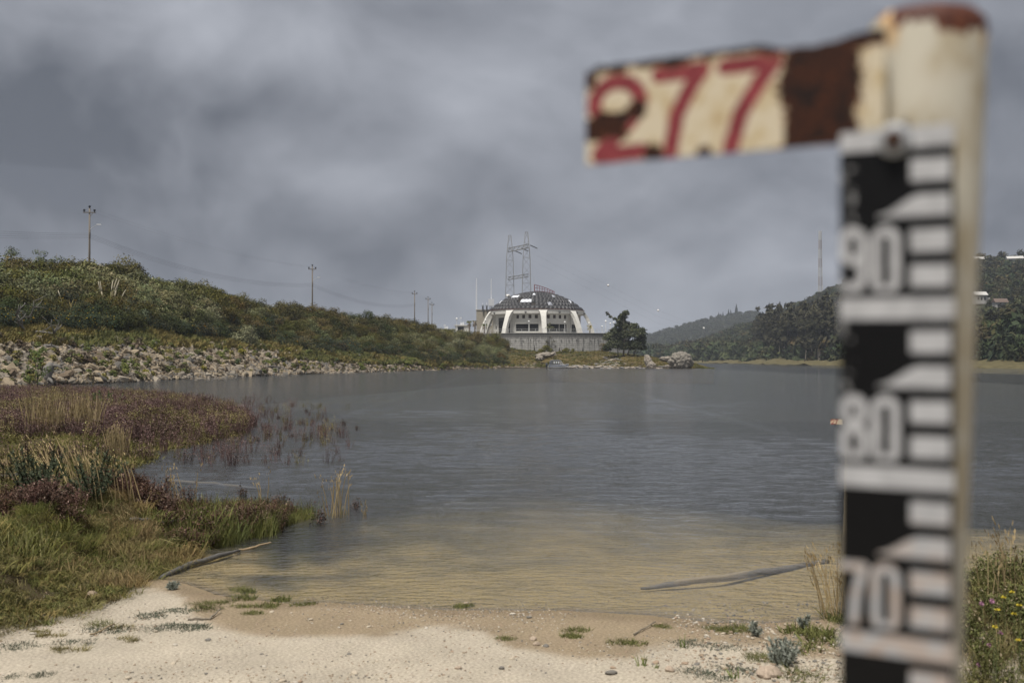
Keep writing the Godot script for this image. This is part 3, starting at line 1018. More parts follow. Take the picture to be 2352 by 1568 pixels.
func hills() -> void:
	var near := loft(hill_rails(), 1380, 2700, 110, 10, 1.2)
	var tint := func(p: Vector3, r: float, _s: float) -> Color:
		var n := lump.get_noise_2d(p.x * 0.2, p.z * 0.2)
		return Color(0.14, 0.12, 0.06).lerp(Color(0.045, 0.05, 0.025), ss(0.40, 0.46, r + n * 0.03))
	var m := grainy(vmat(0.95), 0.04, 0.6, 1.0, 0.02)
	tag(put("wooded_hill", grid_mesh(near, tint), m), "wooded hill across the water on the right", "", "", "structure")
	var a0 := [[1200, 832, 1100], [1480, 826, 1100], [1800, 824, 1100], [2000, 820, 1150]]
	var a1 := [[1200, 830, 1350], [1480, 804, 1350], [1620, 790, 1350], [1720, 775, 1350], [1850, 770, 1350], [2000, 770, 1400]]
	var a2 := [[1200, 829, 1700], [1380, 815, 1700], [1430, 790, 1700], [1480, 777, 1700], [1550, 757, 1700], [1620, 738, 1700], [1670, 726, 1700], [1700, 721, 1700], [1730, 719, 1700], [1770, 728, 1700], [1850, 745, 1700], [2000, 760, 1700]]
	var a3 := [[1200, 829, 2100], [1700, 770, 2100], [2000, 790, 2100]]
	var far := loft([a0, a1, a2, a3], 1200, 2000, 70, 10, 2.0)
	tag(put("far_hill", grid_mesh(far, func(_p, _r, _s): return Color(0.04, 0.046, 0.028)), m), "more distant dark wooded hill behind the first", "", "", "structure")
	# woods: crowns of several kinds
	rng.seed = 140
	var kinds := []
	for k in 4:
		kinds.append(foliage(lumps(10, 8.0, 7.0), 330, 0.75, [[Color(0.014, 0.019, 0.01), Color(0.036, 0.042, 0.02)], [Color(0.017, 0.02, 0.01), Color(0.043, 0.044, 0.02)], [Color(0.022, 0.031, 0.017), Color(0.056, 0.068, 0.034)], [Color(0.025, 0.024, 0.013), Color(0.052, 0.047, 0.022)]][k], 0.35, 0.3))
	var tall := []
	for i in 12:
		tall.append(Vector4(rnd(-1.8, 1.8), rnd(5, 17), rnd(-1.8, 1.8), rnd(1.2, 2.2)))
	var gum := foliage(tall, 420, 0.8, [Color(0.022, 0.023, 0.015), Color(0.055, 0.052, 0.032)], 0.2, 0.2)
	var lists := [[], [], [], []]
	var shades := [[], [], [], []]
	var gums := []
	var gum_spots := []
	for i in 15000:
		var s := rng.randf()
		var t := 0.40 + 0.44 * pow(rng.randf(), 0.8)
		var p := on_grid(near, s, t)
		var u := 1380 + s * 1320
		var n := lump.get_noise_2d(p.x * 0.1, p.z * 0.1)
		if n > 0.32 and t > 0.5:
			continue
		if u > 2255 and u < 2345 and t > 0.45 and t < 0.475:
			continue
		if t < 0.41 + 0.02 * n:
			continue
		if u > 1690 and u < 1990 and t < 0.52 and u > 1780 - (t - 0.4) * 500.0:
			if rng.randf() < 0.5:
				gums.append(stand(p, rnd(0.8, 1.35), 0.04, rnd(0.85, 1.2)))
				gum_spots.append(p)
				continue
		var k := 2 if t < 0.47 and rng.randf() < 0.75 else rng.randi() % 4
		var size := rnd(0.55, 1.15) * (1.1 if t < 0.5 else 0.85)
		if rng.randf() < 0.15:
			size *= 1.4
		var tone := rnd(0.7, 1.5)
		shades[k].append(Color(tone * rnd(0.9, 1.2), tone, tone * rnd(0.85, 1.1)))
		lists[k].append(stand(p - Vector3(0, 1.2 * size, 0), size, 0.1, rnd(0.75, 1.4)))
	for i in 2600:
		var p := on_grid(far, rng.randf(), rnd(0.1, 0.69))
		var pick := rng.randi() % 2
		var tone := rnd(0.8, 1.3)
		shades[pick].append(Color(tone, tone, tone))
		lists[pick].append(stand(p - Vector3(0, 2, 0), rnd(0.9, 1.5), 0.1, rnd(0.8, 1.2)))
	var o := thing("far_woods", Vector3.ZERO, "dark green woods covering the hills across the water", "")
	o.set_meta("kind", "stuff")
	for k in 4:
		many("tree_cover", kinds[k], M.leaves, lists[k], o, shades[k])
	many("tall_tree_cover", gum, M.leaves, gums, o)
	var mb := Mb.new()
	mb.col = Color(0.28, 0.25, 0.2)
	mb.tube([Vector3.ZERO, Vector3(0.3, 8, 0), Vector3(0, 15, 0)], [0.22, 0.17, 0.06], 5)
	var poles := []
	for p in gum_spots:
		poles.append(stand(p, 1.0, 0.05))
	many("tall_trunk", mb.done(), vmat(), poles, o)
	# conifers that stand out on the ridges
	rng.seed = 33
	mb = Mb.new()
	for i in 150:
		var h := rnd(0.12, 1.0)
		mb.col = Color(0.02, 0.028, 0.016).lerp(Color(0.045, 0.055, 0.03), rng.randf())
		var a := rnd(0, TAU)
		mb.blade(Vector3(0, h * 14.0, 0), Vector3(cos(a), -0.15, sin(a)).normalized(), (1.06 - h) * 3.6, 1.3, 0.3)
	var needles := mb.done()
	mb = Mb.new()
	mb.col = Color(0.08, 0.06, 0.05)
	mb.tube([Vector3(0, -1, 0), Vector3(0, 14, 0)], [0.25, 0.05], 5)
	var stem := mb.done()
	var first: Node3D
	var firs := [[1651, 0.667, 0.8, 0], [1656, 0.667, 0.6, 0], [1661, 0.667, 0.7, 0], [1674, 0.667, 0.9, 0], [1679, 0.667, 0.8, 0], [1692, 0.667, 1.3, 0], [1768, 0.79, 0.75, 1], [1774, 0.795, 0.95, 1], [1792, 0.795, 1.05, 1], [1803, 0.795, 0.8, 1]]
	for s in firs:
		var p := on_grid(far, (s[0] - 1200.0) / 800.0, s[1]) if s[3] == 0 else on_grid(near, (s[0] - 1380.0) / 1320.0, s[1])
		if first == null:
			first = thing("conifer", p, "dark conifer in the small group on the far ridge, " + place_in(firs, s, 3), "tree", "conifers on the ridges")
			put("crown", needles, M.leaves, first)
			put("trunk", stem, vmat(), first)
			first.scale = Vector3.ONE * s[2]
		else:
			dup(first, p, ("dark conifer in the small group on the far ridge, " if s[3] == 0 else "dark conifer on the near wooded ridge, ") + place_in(firs, s, 3), rnd(0, 6), s[2])
	# houses on the slope
	var homes := [[1777, 735, 0.66, 9, "white house with tiled roof high on the wooded hill left of the gauge", 0.3], [1778, 775, 0.56, 8, "white house in a small clearing halfway up the wooded hill", -0.2], [2249, 604, 0.795, 11, "pale house on the hilltop just right of the gauge post", 0.2], [2332, 607, 0.785, 10, "long white house near the hilltop at the right edge", -0.3], [2251, 696, 0.63, 9, "white house on the slope just right of the gauge post", 0.1], [2298, 714, 0.6, 9, "low tan roofed house between utility poles on the right slope", 0.0]]
	var white := mat(Color(0.40, 0.39, 0.37))
	var tile := mat(Color(0.115, 0.085, 0.07))
	var glass := mat(Color(0.03, 0.03, 0.035), 0.15)
	for h in homes:
		var best := 0.0
		var gap := 1e9
		for k in 300:
			var tt := 0.42 + 0.38 * k / 300.0
			var q := on_grid(near, (h[0] - 1380.0) / 1320.0, tt)
			var vv: float = 826.0 - (q.y - 2.0) / -q.z * F
			if absf(vv - h[1] - 4.0) < gap:
				gap = absf(vv - h[1] - 4.0)
				best = tt
		var p := on_grid(near, (h[0] - 1380.0) / 1320.0, best)
		var w: float = h[3] * -p.z / 800.0 * 1.1
		var t := thing("house", p + Vector3(0, 1.6, 0), h[4], "house", "", h[5])
		mb = Mb.new()
		mb.box(Vector3(0, 1.0, 0), Vector3(w, 4.4, w * 0.6))
		mb.box(Vector3(w * 0.55, 0.2, w * 0.05), Vector3(w * 0.5, 3.4, w * 0.5))
		put("wall", mb.done(), white, t)
		mb = Mb.new()
		var e := w * 0.56
		mb.quad(Vector3(-e, 3.1, w * 0.38), Vector3(-e, 4.9, 0), Vector3(e, 4.9, 0), Vector3(e, 3.1, w * 0.38))
		mb.quad(Vector3(e, 3.1, -w * 0.38), Vector3(e, 4.9, 0), Vector3(-e, 4.9, 0), Vector3(-e, 3.1, -w * 0.38))
		mb.tri(Vector3(-e, 3.1, w * 0.38), Vector3(-e, 4.9, 0), Vector3(-e, 3.1, -w * 0.38))
		mb.tri(Vector3(e, 3.1, -w * 0.38), Vector3(e, 4.9, 0), Vector3(e, 3.1, w * 0.38))
		put("roof", mb.done(), tile if h[0] < 1900 or h[0] == 2298 else white, t)
		for k in 3:
			mb = Mb.new()
			mb.box(Vector3((k - 1) * w * 0.28, 1.4, w * 0.301), Vector3(w * 0.13, 1.5, 0.12))
			put("window", mb.done(), glass, t)
	mb = Mb.new()
	mb.col = Color(0.42, 0.41, 0.39)
	mb.tube([Vector3(0, -2, 0), Vector3(0, 11, 0)], [0.22, 0.14], 6)
	var pole := mb.done()
	var n_ := 0
	for s in [[2274, 716], [2291, 714], [2311, 713], [2315, 711]]:
		var q := at(s[0], s[1], 520)
		var o2 := put("slope_pole", pole, vmat(), self, Transform3D(Basis(), q - Vector3(0, 4, 0)))
		tag(o2, ["pale utility pole on the right hillside, leftmost of four", "pale utility pole on the right hillside, second of four", "pale utility pole on the right hillside, left one of the close pair", "pale utility pole on the right hillside, right one of the close pair"][n_], "utility pole")
		n_ += 1
	# boat ramp on the far shore
	mb = Mb.new()
	mb.quad(at(1868, 836.4, 440) + Vector3(0, 0.25, 0), at(1850, 827, 452) + Vector3(0, 0.5, 0), at(1866, 827, 452) + Vector3(0, 0.5, 0), at(1905, 838.8, 372) + Vector3(0, 0.25, 0))
	tag(put("boat_ramp", mb.done(), mat(Color(0.33, 0.33, 0.34))), "grey concrete ramp on the far shore", "ramp")


# ---------------------------------------------------------------- the domed building on its terrace
func ring_pt(a: float, r: float, y: float) -> Vector3:                # degrees from the front
	return Vector3(sin(deg_to_rad(a)) * r, y, cos(deg_to_rad(a)) * r)


func curved(mb: Mb, a0: float, a1: float, r: float, y0: float, y1: float, n := 0) -> void:    # an upright strip of a drum
	var k := maxi(1, n if n > 0 else int(ceil((a1 - a0) / 4.0)))
	for i in k:
		var p := lerpf(a0, a1, float(i) / k)
		var q := lerpf(a0, a1, float(i + 1) / k)
		mb.quad(ring_pt(p, r, y0), ring_pt(p, r, y1), ring_pt(q, r, y1), ring_pt(q, r, y0))


func reveal(mb: Mb, a0: float, a1: float, y0: float, y1: float, r: float, deep: float) -> void:  # the four inner sides of an opening
	mb.quad(ring_pt(a0, r, y0), ring_pt(a0, r, y1), ring_pt(a0, r - deep, y1), ring_pt(a0, r - deep, y0))
	mb.quad(ring_pt(a1, r, y1), ring_pt(a1, r, y0), ring_pt(a1, r - deep, y0), ring_pt(a1, r - deep, y1))
	mb.quad(ring_pt(a0, r, y1), ring_pt(a1, r, y1), ring_pt(a1, r - deep, y1), ring_pt(a0, r - deep, y1))
	mb.quad(ring_pt(a1, r, y0), ring_pt(a0, r, y0), ring_pt(a0, r - deep, y0), ring_pt(a1, r - deep, y0))


func domed_building() -> void:
	rng.seed = 400
	var at0 := side(1232, 10.32, 335)
	var t := thing("domed_building", at0, "round white concrete building with curved legs and a dark quilted dome", "building")
	var white := grainy(mat(Color(0.60, 0.585, 0.54), 0.85), 0.02, 0.88, 1.0, 0.22, 0.0, 3)
	M.white = white
	var LEG := 6.2
	# legs
	for i in 9:
		var a := LEG + 40.0 * i
		var prof := [[15.9, 8.02, 3.5], [16.15, 7.6, 2.7], [16.75, 6.9, 2.05], [17.6, 5.6, 1.65], [18.5, 3.7, 1.5], [19.25, 1.8, 1.5], [19.8, -0.1, 1.55]]
		var mb := Mb.new()
		var rad := Vector3(sin(deg_to_rad(a)), 0, cos(deg_to_rad(a)))
		var tan_ := Vector3(cos(deg_to_rad(a)), 0, -sin(deg_to_rad(a)))
		var secs := []
		for k in prof.size():
			var q: Array = prof[k]
			var o: Vector3 = rad * q[0] + Vector3.UP * q[1]
			var inn: Vector3 = rad * (q[0] - lerpf(0.9, 1.25, float(k) / 6)) + Vector3.UP * (q[1] - lerpf(0.5, 0.0, float(k) / 6))
			var h: Vector3 = tan_ * q[2] / 2.0
			secs.append([o - h, o + h, inn + h, inn - h])
		for k in secs.size() - 1:
			for s in 4:
				var e := (s + 1) % 4
				mb.quad(secs[k][s], secs[k][e], secs[k + 1][e], secs[k + 1][s])
		put("leg", mb.done(), white, t)
	# ring beam with its sloping haunches
	var mb := Mb.new()
	mb.lathe(Vector3.ZERO, [Vector2(14.7, 6.62), Vector2(16.0, 6.62), Vector2(16.05, 8.0), Vector2(15.3, 8.05)], 90)
	put("ring_beam", mb.done(), white, t)
	mb = Mb.new()
	mb.lathe(Vector3.ZERO, [Vector2(16.0, 7.98), Vector2(16.22, 8.0), Vector2(16.22, 8.12), Vector2(15.9, 8.14)], 90)
	put("gutter", mb.done(), mat(Color(0.10, 0.035, 0.028), 0.7), t)
	# wall of the drum, bay by bay
	var W := 14.6
	var dark := mat(Color(0.016, 0.015, 0.014), 0.25)
	dark.metallic_specular = 0.22
	var brown := mat(Color(0.10, 0.075, 0.055), 0.6)
	var frame := mat(Color(0.55, 0.54, 0.50), 0.7)
	mb = Mb.new()
	var openings := []
	for i in 9:
		var a := LEG + 40.0 * i
		var here := []
		if i == 7:
			here.append([a + 12.5, a + 37.0, 0.0, 5.55, 0])
			here.append([a + 3.0, a + 8.5, 1.6, 3.0, 3])
		else:
			here.append([a + 4.8, a + 35.6, 0.78, 3.32, 1])
			for k in 4:
				var m: float = a + [7.8, 16.0, 24.2, 32.4][k]
				here.append([m - 1.95, m + 1.95, 5.02, 6.2, 2])
		var cuts := [a, a + 40.0]
		var ys := [0.0, 6.66]
		for o in here:
			cuts.append_array([o[0], o[1]])
			ys.append_array([o[2], o[3]])
		cuts.sort()
		ys.sort()
		for c in cuts.size() - 1:
			for y in ys.size() - 1:
				var ca: float = (cuts[c] + cuts[c + 1]) / 2.0
				var cy: float = (ys[y] + ys[y + 1]) / 2.0
				if cuts[c + 1] - cuts[c] < 0.01 or ys[y + 1] - ys[y] < 0.01:
					continue
				if here.any(func(o): return ca > o[0] and ca < o[1] and cy > o[2] and cy < o[3]):
					continue
				curved(mb, cuts[c], cuts[c + 1], W, ys[y], ys[y + 1])
		for o in here:
			reveal(mb, o[0], o[1], o[2], o[3], W, 0.5)
		openings.append_array(here)
		for e in [1.0, 38.3]:                                         # pilasters beside the legs
			var pa: float = a + e
			curved(mb, pa, pa + 1.4, W + 0.28, 0.0, 6.64, 1)
			mb.quad(ring_pt(pa, W, 0), ring_pt(pa, W, 6.64), ring_pt(pa, W + 0.28, 6.64), ring_pt(pa, W + 0.28, 0))
			mb.quad(ring_pt(pa + 1.4, W + 0.28, 0), ring_pt(pa + 1.4, W + 0.28, 6.64), ring_pt(pa + 1.4, W, 6.64), ring_pt(pa + 1.4, W, 0))
	put("drum_wall", mb.done(), white, t)
	for o in openings:
		var called: String = ["doorway", "window", "small_window", "window"][o[4]]
		var f := Mb.new()
		var fw: float = 0.10 / W * 57.3
		var r := W - 0.22
		for s in [[o[0], o[0] + fw], [o[1] - fw, o[1]]]:
			curved(f, s[0], s[1], r, o[2], o[3], 1)
		curved(f, o[0] + fw, o[1] - fw, r, o[2], o[2] + 0.1)
		curved(f, o[0] + fw, o[1] - fw, r, o[3] - 0.1, o[3])
		if o[4] == 1:
			var m: float = lerpf(o[0], o[1], 0.6)
			curved(f, m - fw, m + fw, r + 0.01, o[2], o[3], 1)
			curved(f, o[0], o[1], W + 0.12, o[2] - 0.2, o[2] - 0.02)
		var w := put(called, f.done(), brown if o[4] == 2 else frame, t)
		var cut_: Array = [[o[0], o[1]]] if o[4] != 1 else [[o[0], lerpf(o[0], o[1], 0.6)], [lerpf(o[0], o[1], 0.6), o[1]]]
		for c in cut_:
			var g := Mb.new()
			curved(g, c[0], c[1], W - 0.34, o[2], o[3])
			put("pane", g.done(), dark if o[4] != 2 else mat(Color(0.055, 0.042, 0.034), 0.4), w)
		if o[4] == 0:
			var g := Mb.new()
			curved(g, o[0], o[1], W - 0.25, 4.4, 5.5)
			put("shutter", g.done(), mat(Color(0.055, 0.052, 0.05), 0.7), w)
			g = Mb.new()
			curved(g, lerpf(o[0], o[1], 0.55), lerpf(o[0], o[1], 0.68), W - 0.3, 0.0, 4.4)
			put("door_post", g.done(), mat(Color(0.09, 0.055, 0.035), 0.7), w)
	# floodlights under the beam
	for a in [-60.0, -31.0, -13.8, 26.2, 54.0, 78.0]:
		mb = Mb.new()
		var b := Basis(Vector3.UP, deg_to_rad(a))
		mb.box(ring_pt(a, 16.25, 7.0), Vector3(0.55, 0.5, 0.35), b)
		mb.box(ring_pt(a, 16.1, 6.75), Vector3(0.3, 0.16, 0.2), b)
		put("floodlight", mb.done(), mat(Color(0.13, 0.13, 0.13), 0.5), t)
	# roof: an inner shell and pillow-shaped panels over it
	var RS := 23.2
	var CY := 8.1 + 6.3 - RS
	mb = Mb.new(true)
	var prof2 := []
	for k in 13:
		var th := deg_to_rad(43.6 * (1.0 - k / 12.0))
		prof2.append(Vector2(maxf(sin(th) * (RS - 0.32), 0.0), CY + cos(th) * (RS - 0.32)))
	mb.lathe(Vector3.ZERO, prof2, 64)
	put("dome_shell", mb.done(), mat(Color(0.03, 0.027, 0.024), 0.9), t)
	var tones := []
	for c in [Color(0.036, 0.036, 0.038), Color(0.042, 0.041, 0.043), Color(0.032, 0.031, 0.033), Color(0.048, 0.047, 0.049)]:
		var m := grainy(mat(c, 0.55), 0.03, 0.75, 1.0, 0.5)
		m.metallic_specular = 0.4
		tones.append(m)
	var pale := mat(Color(0.62, 0.64, 0.68), 0.4)
	var grey := mat(Color(0.25, 0.26, 0.29), 0.4)
	var edges := [43.5, 38.6, 33.9, 29.3, 24.7, 20.2, 15.8, 11.4, 7.0, 2.2]
	var counts := [62, 62, 62, 48, 48, 48, 32, 32, 16]
	var rest := {}
	for row in 9:
		var n: int = counts[row]
		var step: float = 360.0 / n
		var pm := Mb.new(true)
		var N := 5
		var g := []
		for i in N + 1:
			var line := []
			for k in N + 1:
				var x := float(k) / N
				var y := float(i) / N
				var bulge := 0.42 * pow(maxf(0.0, 16.0 * x * (1 - x) * y * (1 - y)), 0.42)
				var th := deg_to_rad(lerpf(edges[row] - 0.1, edges[row + 1] + 0.1, y))
				var ph := lerpf(-0.49, 0.49, x) * step
				line.append(ring_pt(ph, sin(th) * (RS + bulge - 0.12), CY + cos(th) * (RS + bulge - 0.12)))
			g.append(line)
		for i in N:
			for k in N:
				pm.quad(g[i][k], g[i + 1][k], g[i + 1][k + 1], g[i][k + 1])
		var panel := pm.done()
		var back := []
		for k in n:
			var a := step * k + (step / 2.0 if row % 2 else 0.0) * 0.0
			var away := wrapf(a, -180.0, 180.0)
			var tr := Transform3D(Basis(Vector3.UP, deg_to_rad(a)), Vector3.ZERO)
			if absf(away) > 97.0 and row < 6 or absf(away) > 115.0:
				back.append(tr)
				continue
			var gone: bool = (row == 1 and away > -9.0 and away < -1.5) or (row == 2 and away > -33.0 and away < -27.0) or (row == 3 and away > -33.0 and away < -25.0)
			if gone:
				continue
			var look: Material = tones[rng.randi() % 4]
			if row == 2 and away > -25.5 and away < -11.0:
				look = pale
			elif row == 4 and away > -61.0 and away < -42.0:
				look = pale
			elif row == 5 and away > -11.0 and away < -3.0:
				look = pale
			elif row == 1 and away > 15.0 and away < 20.0 or row == 4 and away > 30.0 and away < 38.0:
				look = grey
			elif (row == 2 and away > 60.0 and away < 66.0) or (row == 2 and away > -80.0 and away < -74.0):
				look = pale
			put("roof_panel", panel, look, t, tr)
		if back.size():
			var mm := many("roof_panel_back", panel, tones[0], back, t)
			mm.name = numbered("roof_panel_back", t)
	mb = Mb.new(true)
	mb.lathe(Vector3.ZERO, [Vector2(1.1, CY + RS - 0.1), Vector2(0.8, CY + RS + 0.1), Vector2(0, CY + RS + 0.16)], 16)
	put("roof_cap", mb.done(), tones[0], t)
	# red curved stair over the dome and the mast at its foot
	mb = Mb.new()
	var red := mat(Color(0.16, 0.028, 0.03), 0.7)
	for s in [-0.35, 0.35]:
		var lower := []
		var upper := []
		for k in 9:
			var a := deg_to_rad(-1.5 + 2.1 * k)
			lower.append(Vector3(sin(a) * (RS + 0.35), CY + cos(a) * (RS + 0.35), s))
			upper.append(Vector3(sin(a) * (RS + 0.35), CY + cos(a) * (RS + 0.35) + lerpf(2.2, 0.6, k / 8.0), s))
		for k in 8:
			mb.bar(lower[k], lower[k + 1], 0.12)
			mb.bar(upper[k], upper[k + 1], 0.12)
			mb.bar(upper[k].lerp(lower[k], 0.45), upper[k + 1].lerp(lower[k + 1], 0.45), 0.07)
			mb.bar(lower[k], upper[k], 0.12 if k else 0.24)
	put("roof_stair", mb.done(), red, t)
	mb = Mb.new()
	mb.tube([Vector3(-0.75, CY + RS, 0), Vector3(-0.75, CY + RS + 4.6, 0)], [0.07, 0.04], 6)
	mb.box(Vector3(-0.75, CY + RS + 4.7, 0), Vector3(0.22, 0.22, 0.22))
	put("roof_mast", mb.done(), mat(Color(0.35, 0.34, 0.34)), t)
	# floor of the drum, so that nothing shows through
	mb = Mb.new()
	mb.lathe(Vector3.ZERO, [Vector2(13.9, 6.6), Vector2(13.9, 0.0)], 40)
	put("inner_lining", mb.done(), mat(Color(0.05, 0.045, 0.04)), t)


func stained_concrete() -> ImageTexture:
	var W := 1024
	var H := 160
	var im := Image.create(W, H, false, Image.FORMAT_RGB8)
	var n := FastNoiseLite.new()
	n.frequency = 1.0
	n.fractal_octaves = 4
	for x in W:
		var streak := n.get_noise_2d(x * 0.045, 3.0)
		var fine := n.get_noise_2d(x * 0.16, 30.0)
		for y in H:
			var f := float(y) / H
			var g := 0.56 + 0.08 * n.get_noise_2d(x * 0.02, y * 0.05)
			# boards of the formwork leave pale lime along their joints
			var joint := absf(fposmod(f * 9.0, 1.0) - 0.5) * 2.0
			g += 0.17 * ss(0.45, 0.95, joint) * ss(0.0, 0.4, n.get_noise_2d(x * 0.05, floorf(f * 9.0) * 17.0) + 0.25) * ss(0.12, 0.35, f)
			g -= 0.22 * ss(0.05, 0.5, streak + 0.25 * n.get_noise_2d(x * 0.1, y * 0.01)) * ss(1.2, 0.3, f)
			g -= 0.14 * ss(0.2, 0.6, fine) * ss(1.1, 0.1, f)
			g = lerpf(g, 0.33 + 0.05 * fine, ss(0.30, 0.1, f + 0.12 * streak))
			g += 0.05 * n.get_noise_2d(x * 0.7, y * 0.7)
			im.set_pixel(x, y, Color(g, g * 0.985, g * 0.955))
	return ImageTexture.create_from_image(im)


func terrace() -> void:
	var o := side(1262, 0, 340)
	var top := 10.14
	var R := 34.0
	var t := thing("retaining_wall", o, "curved stained concrete wall below the domed building", "wall")
	var m := StandardMaterial3D.new()
	m.albedo_texture = stained_concrete()
	m.roughness = 0.95
	var a0 := -76.0
	var a1 := 46.0
	var mb := Mb.new(true)
	for i in 61:
		var p := lerpf(a0, a1, i / 61.0)
		var q := lerpf(a0, a1, (i + 1) / 61.0)
		var u := i / 61.0
		var w := (i + 1) / 61.0
		mb.quad_uv([ring_pt(p, R, 2.5), ring_pt(p, R, top), ring_pt(q, R, top), ring_pt(q, R, 2.5)], [Vector2(u * 2.2, 1.25), Vector2(u * 2.2, 0), Vector2(w * 2.2, 0), Vector2(w * 2.2, 1.25)])
	put("wall_face", mb.done(), m, t)
	mb = Mb.new()
	for i in 30:
		var p := lerpf(a0, a1, i / 30.0)
		var q := lerpf(a0, a1, (i + 1) / 30.0)
		mb.quad(ring_pt(p, R + 0.12, top), ring_pt(p, R + 0.12, top + 0.16), ring_pt(q, R + 0.12, top + 0.16), ring_pt(q, R + 0.12, top))
		mb.quad(ring_pt(p, R + 0.12, top + 0.16), ring_pt(p, R - 0.6, top + 0.16), ring_pt(q, R - 0.6, top + 0.16), ring_pt(q, R + 0.12, top + 0.16))
		mb.quad(ring_pt(p, R, top), ring_pt(p, R + 0.12, top), ring_pt(q, R + 0.12, top), ring_pt(q, R, top))
		mb.quad(ring_pt(p, R - 0.6, top + 0.16), ring_pt(p, R - 0.6, top), ring_pt(q, R - 0.6, top), ring_pt(q, R - 0.6, top + 0.16))
	put("coping", mb.done(), mat(Color(0.3, 0.29, 0.27)), t)
	for k in 13:                                                      # weep holes, then dark triangles at the foot
		mb = Mb.new()
		var a := -24.0 + k * 4.0
		mb.tube([ring_pt(a, R - 0.1, top - 2.0 - (k % 3) * 0.1), ring_pt(a, R + 0.22, top - 2.05 - (k % 3) * 0.1)], [0.13, 0.13], 6)
		put("drain_pipe", mb.done(), mat(Color(0.08, 0.075, 0.07)), t)
	for a in [-10.0, -4.5, 3.0, 15.5]:
		mb = Mb.new()
		var h := 2.2 if a < 0 else 1.4
		mb.tri(ring_pt(a - 0.55, R + 0.02, 4.3), ring_pt(a, R + 0.05, 4.7 + h), ring_pt(a + 0.55, R + 0.02, 4.3))
		mb.tri(ring_pt(a + 0.55, R + 0.02, 4.3), ring_pt(a, R - 0.1, 4.7 + h), ring_pt(a - 0.55, R - 0.1, 4.3))
		put("dark_wedge", mb.done(), mat(Color(0.05, 0.048, 0.042)), t)  # flat dark triangle low on the wall face
	mb = Mb.new()
	for i in 40:
		var p := lerpf(a0, a1, i / 40.0)
		var q := lerpf(a0, a1, (i + 1) / 40.0)
		mb.tri(Vector3(0, top - 0.02, 0), ring_pt(p, R - 0.5, top - 0.02), ring_pt(q, R - 0.5, top - 0.02))
	for c in [[-76.0, -180.0], [46.0, 180.0]]:
		mb.tri(Vector3(0, top - 0.02, 0), ring_pt(c[0], R - 0.5, top - 0.02), ring_pt((c[0] + c[1]) / 2.0, R, top - 0.02))
	tag(put("terrace", mb.done(), mat(Color(0.28, 0.27, 0.25)), self, Transform3D(Basis(), o)), "paved terrace round the domed building", "", "", "structure")
	# railing with posts
	var r := thing("railing", o + Vector3(0, top + 0.16, 0), "pale metal railing along the top of the concrete wall", "railing")
	mb = Mb.new()
	for i in 60:
		var p := lerpf(a0, a1, i / 60.0)
		var q := lerpf(a0, a1, (i + 1) / 60.0)
		for y in [1.25, 0.72]:
			mb.bar(ring_pt(p, R - 0.25, y), ring_pt(q, R - 0.25, y), 0.06)
	var pale := mat(Color(0.45, 0.45, 0.44), 0.6)
	put("rail", mb.done(), pale, r)
	mb = Mb.new()
	mb.box(Vector3(0, 0.63, 0), Vector3(0.11, 1.3, 0.11))
	var post := mb.done()
	for i in 34:
		put("post", post, pale, r, Transform3D(Basis(), ring_pt(lerpf(a0, a1, i / 33.0), R - 0.25, 0)))
	# plants hanging on the wall and standing on its top
	rng.seed = 71
	for s in [[1266, 790, 306.5, 1.5, "thin plant climbing the middle of the concrete wall"], [1150, 790, 307.0, 0.9, "thin plant climbing the left end of the concrete wall"]]:
		var p: Vector3 = at(s[0], 806, s[2] - 1.0)
		p.y = 4.6
		var v := thing("wall_plant", p, s[4], "plant")
		var bl := []
		for i in 9:
			bl.append(Vector4(rnd(-1.0, 1.0) * s[3], rnd(0.3, 5.2), rnd(-0.1, 0.2), rnd(0.35, 0.7)))
		put("leaves", foliage(bl, 190, 0.16, [Color(0.07, 0.065, 0.045), Color(0.13, 0.125, 0.075)], 0.2, 0.1), M.leaves, v)
		mb = Mb.new(true)
		mb.tube([Vector3(0, -0.2, 0.1), Vector3(0.2, 3.0, 0.1), Vector3(-0.1, 5.4, 0)], [0.07, 0.05, 0.02], 5)
		put("stem", mb.done(), mat(Color(0.16, 0.14, 0.11)), v)
	var top_shrub := thing("terrace_shrub", side(1263, top + 0.1, 307.5), "small shrub growing at the railing in front of the big windows", "shrub")
	put("crown", foliage([Vector4(0, 1.2, 0, 0.9), Vector4(-0.8, 1.6, 0, 0.7), Vector4(0.7, 1.5, 0.2, 0.8), Vector4(-0.2, 2.4, 0, 0.6), Vector4(0.1, 3.0, 0, 0.35)], 420, 0.14, [Color(0.07, 0.075, 0.045), Color(0.16, 0.16, 0.09)], 0.2, 0.2), M.leaves, top_shrub)
	mb = Mb.new(true)
	mb.tube([Vector3(0, -0.1, 0), Vector3(0, 2.4, 0)], [0.06, 0.02], 5)
	put("stem", mb.done(), mat(Color(0.16, 0.14, 0.11)), top_shrub)
	# lamp posts
	var lamp_n := 0
	var first: Node3D
	for s in [[1049, 730, 330, "white globe lamp post left of the low white building's palms"], [1115, 733, 316, "white globe lamp post before the doorway of the domed building"], [1214.6, 736.5, 308, "white globe lamp post before the middle big window"], [1297.5, 738, 309, "white globe lamp post before the right big window"], [1353, 740, 316, "white globe lamp post beside the right curved leg"], [1391.5, 735.5, 345, "tallest globe lamp post left of the leaning tree"], [1383, 748, 352, "short lamp post near the right end of the terrace"], [1402, 741, 350, "globe lamp post behind the leaning tree, left one of the pair"], [1410, 739, 355, "globe lamp post behind the leaning tree, right one of the pair"]]:
		var tp := at(s[0], s[1], s[2])
		var h := tp.y - top
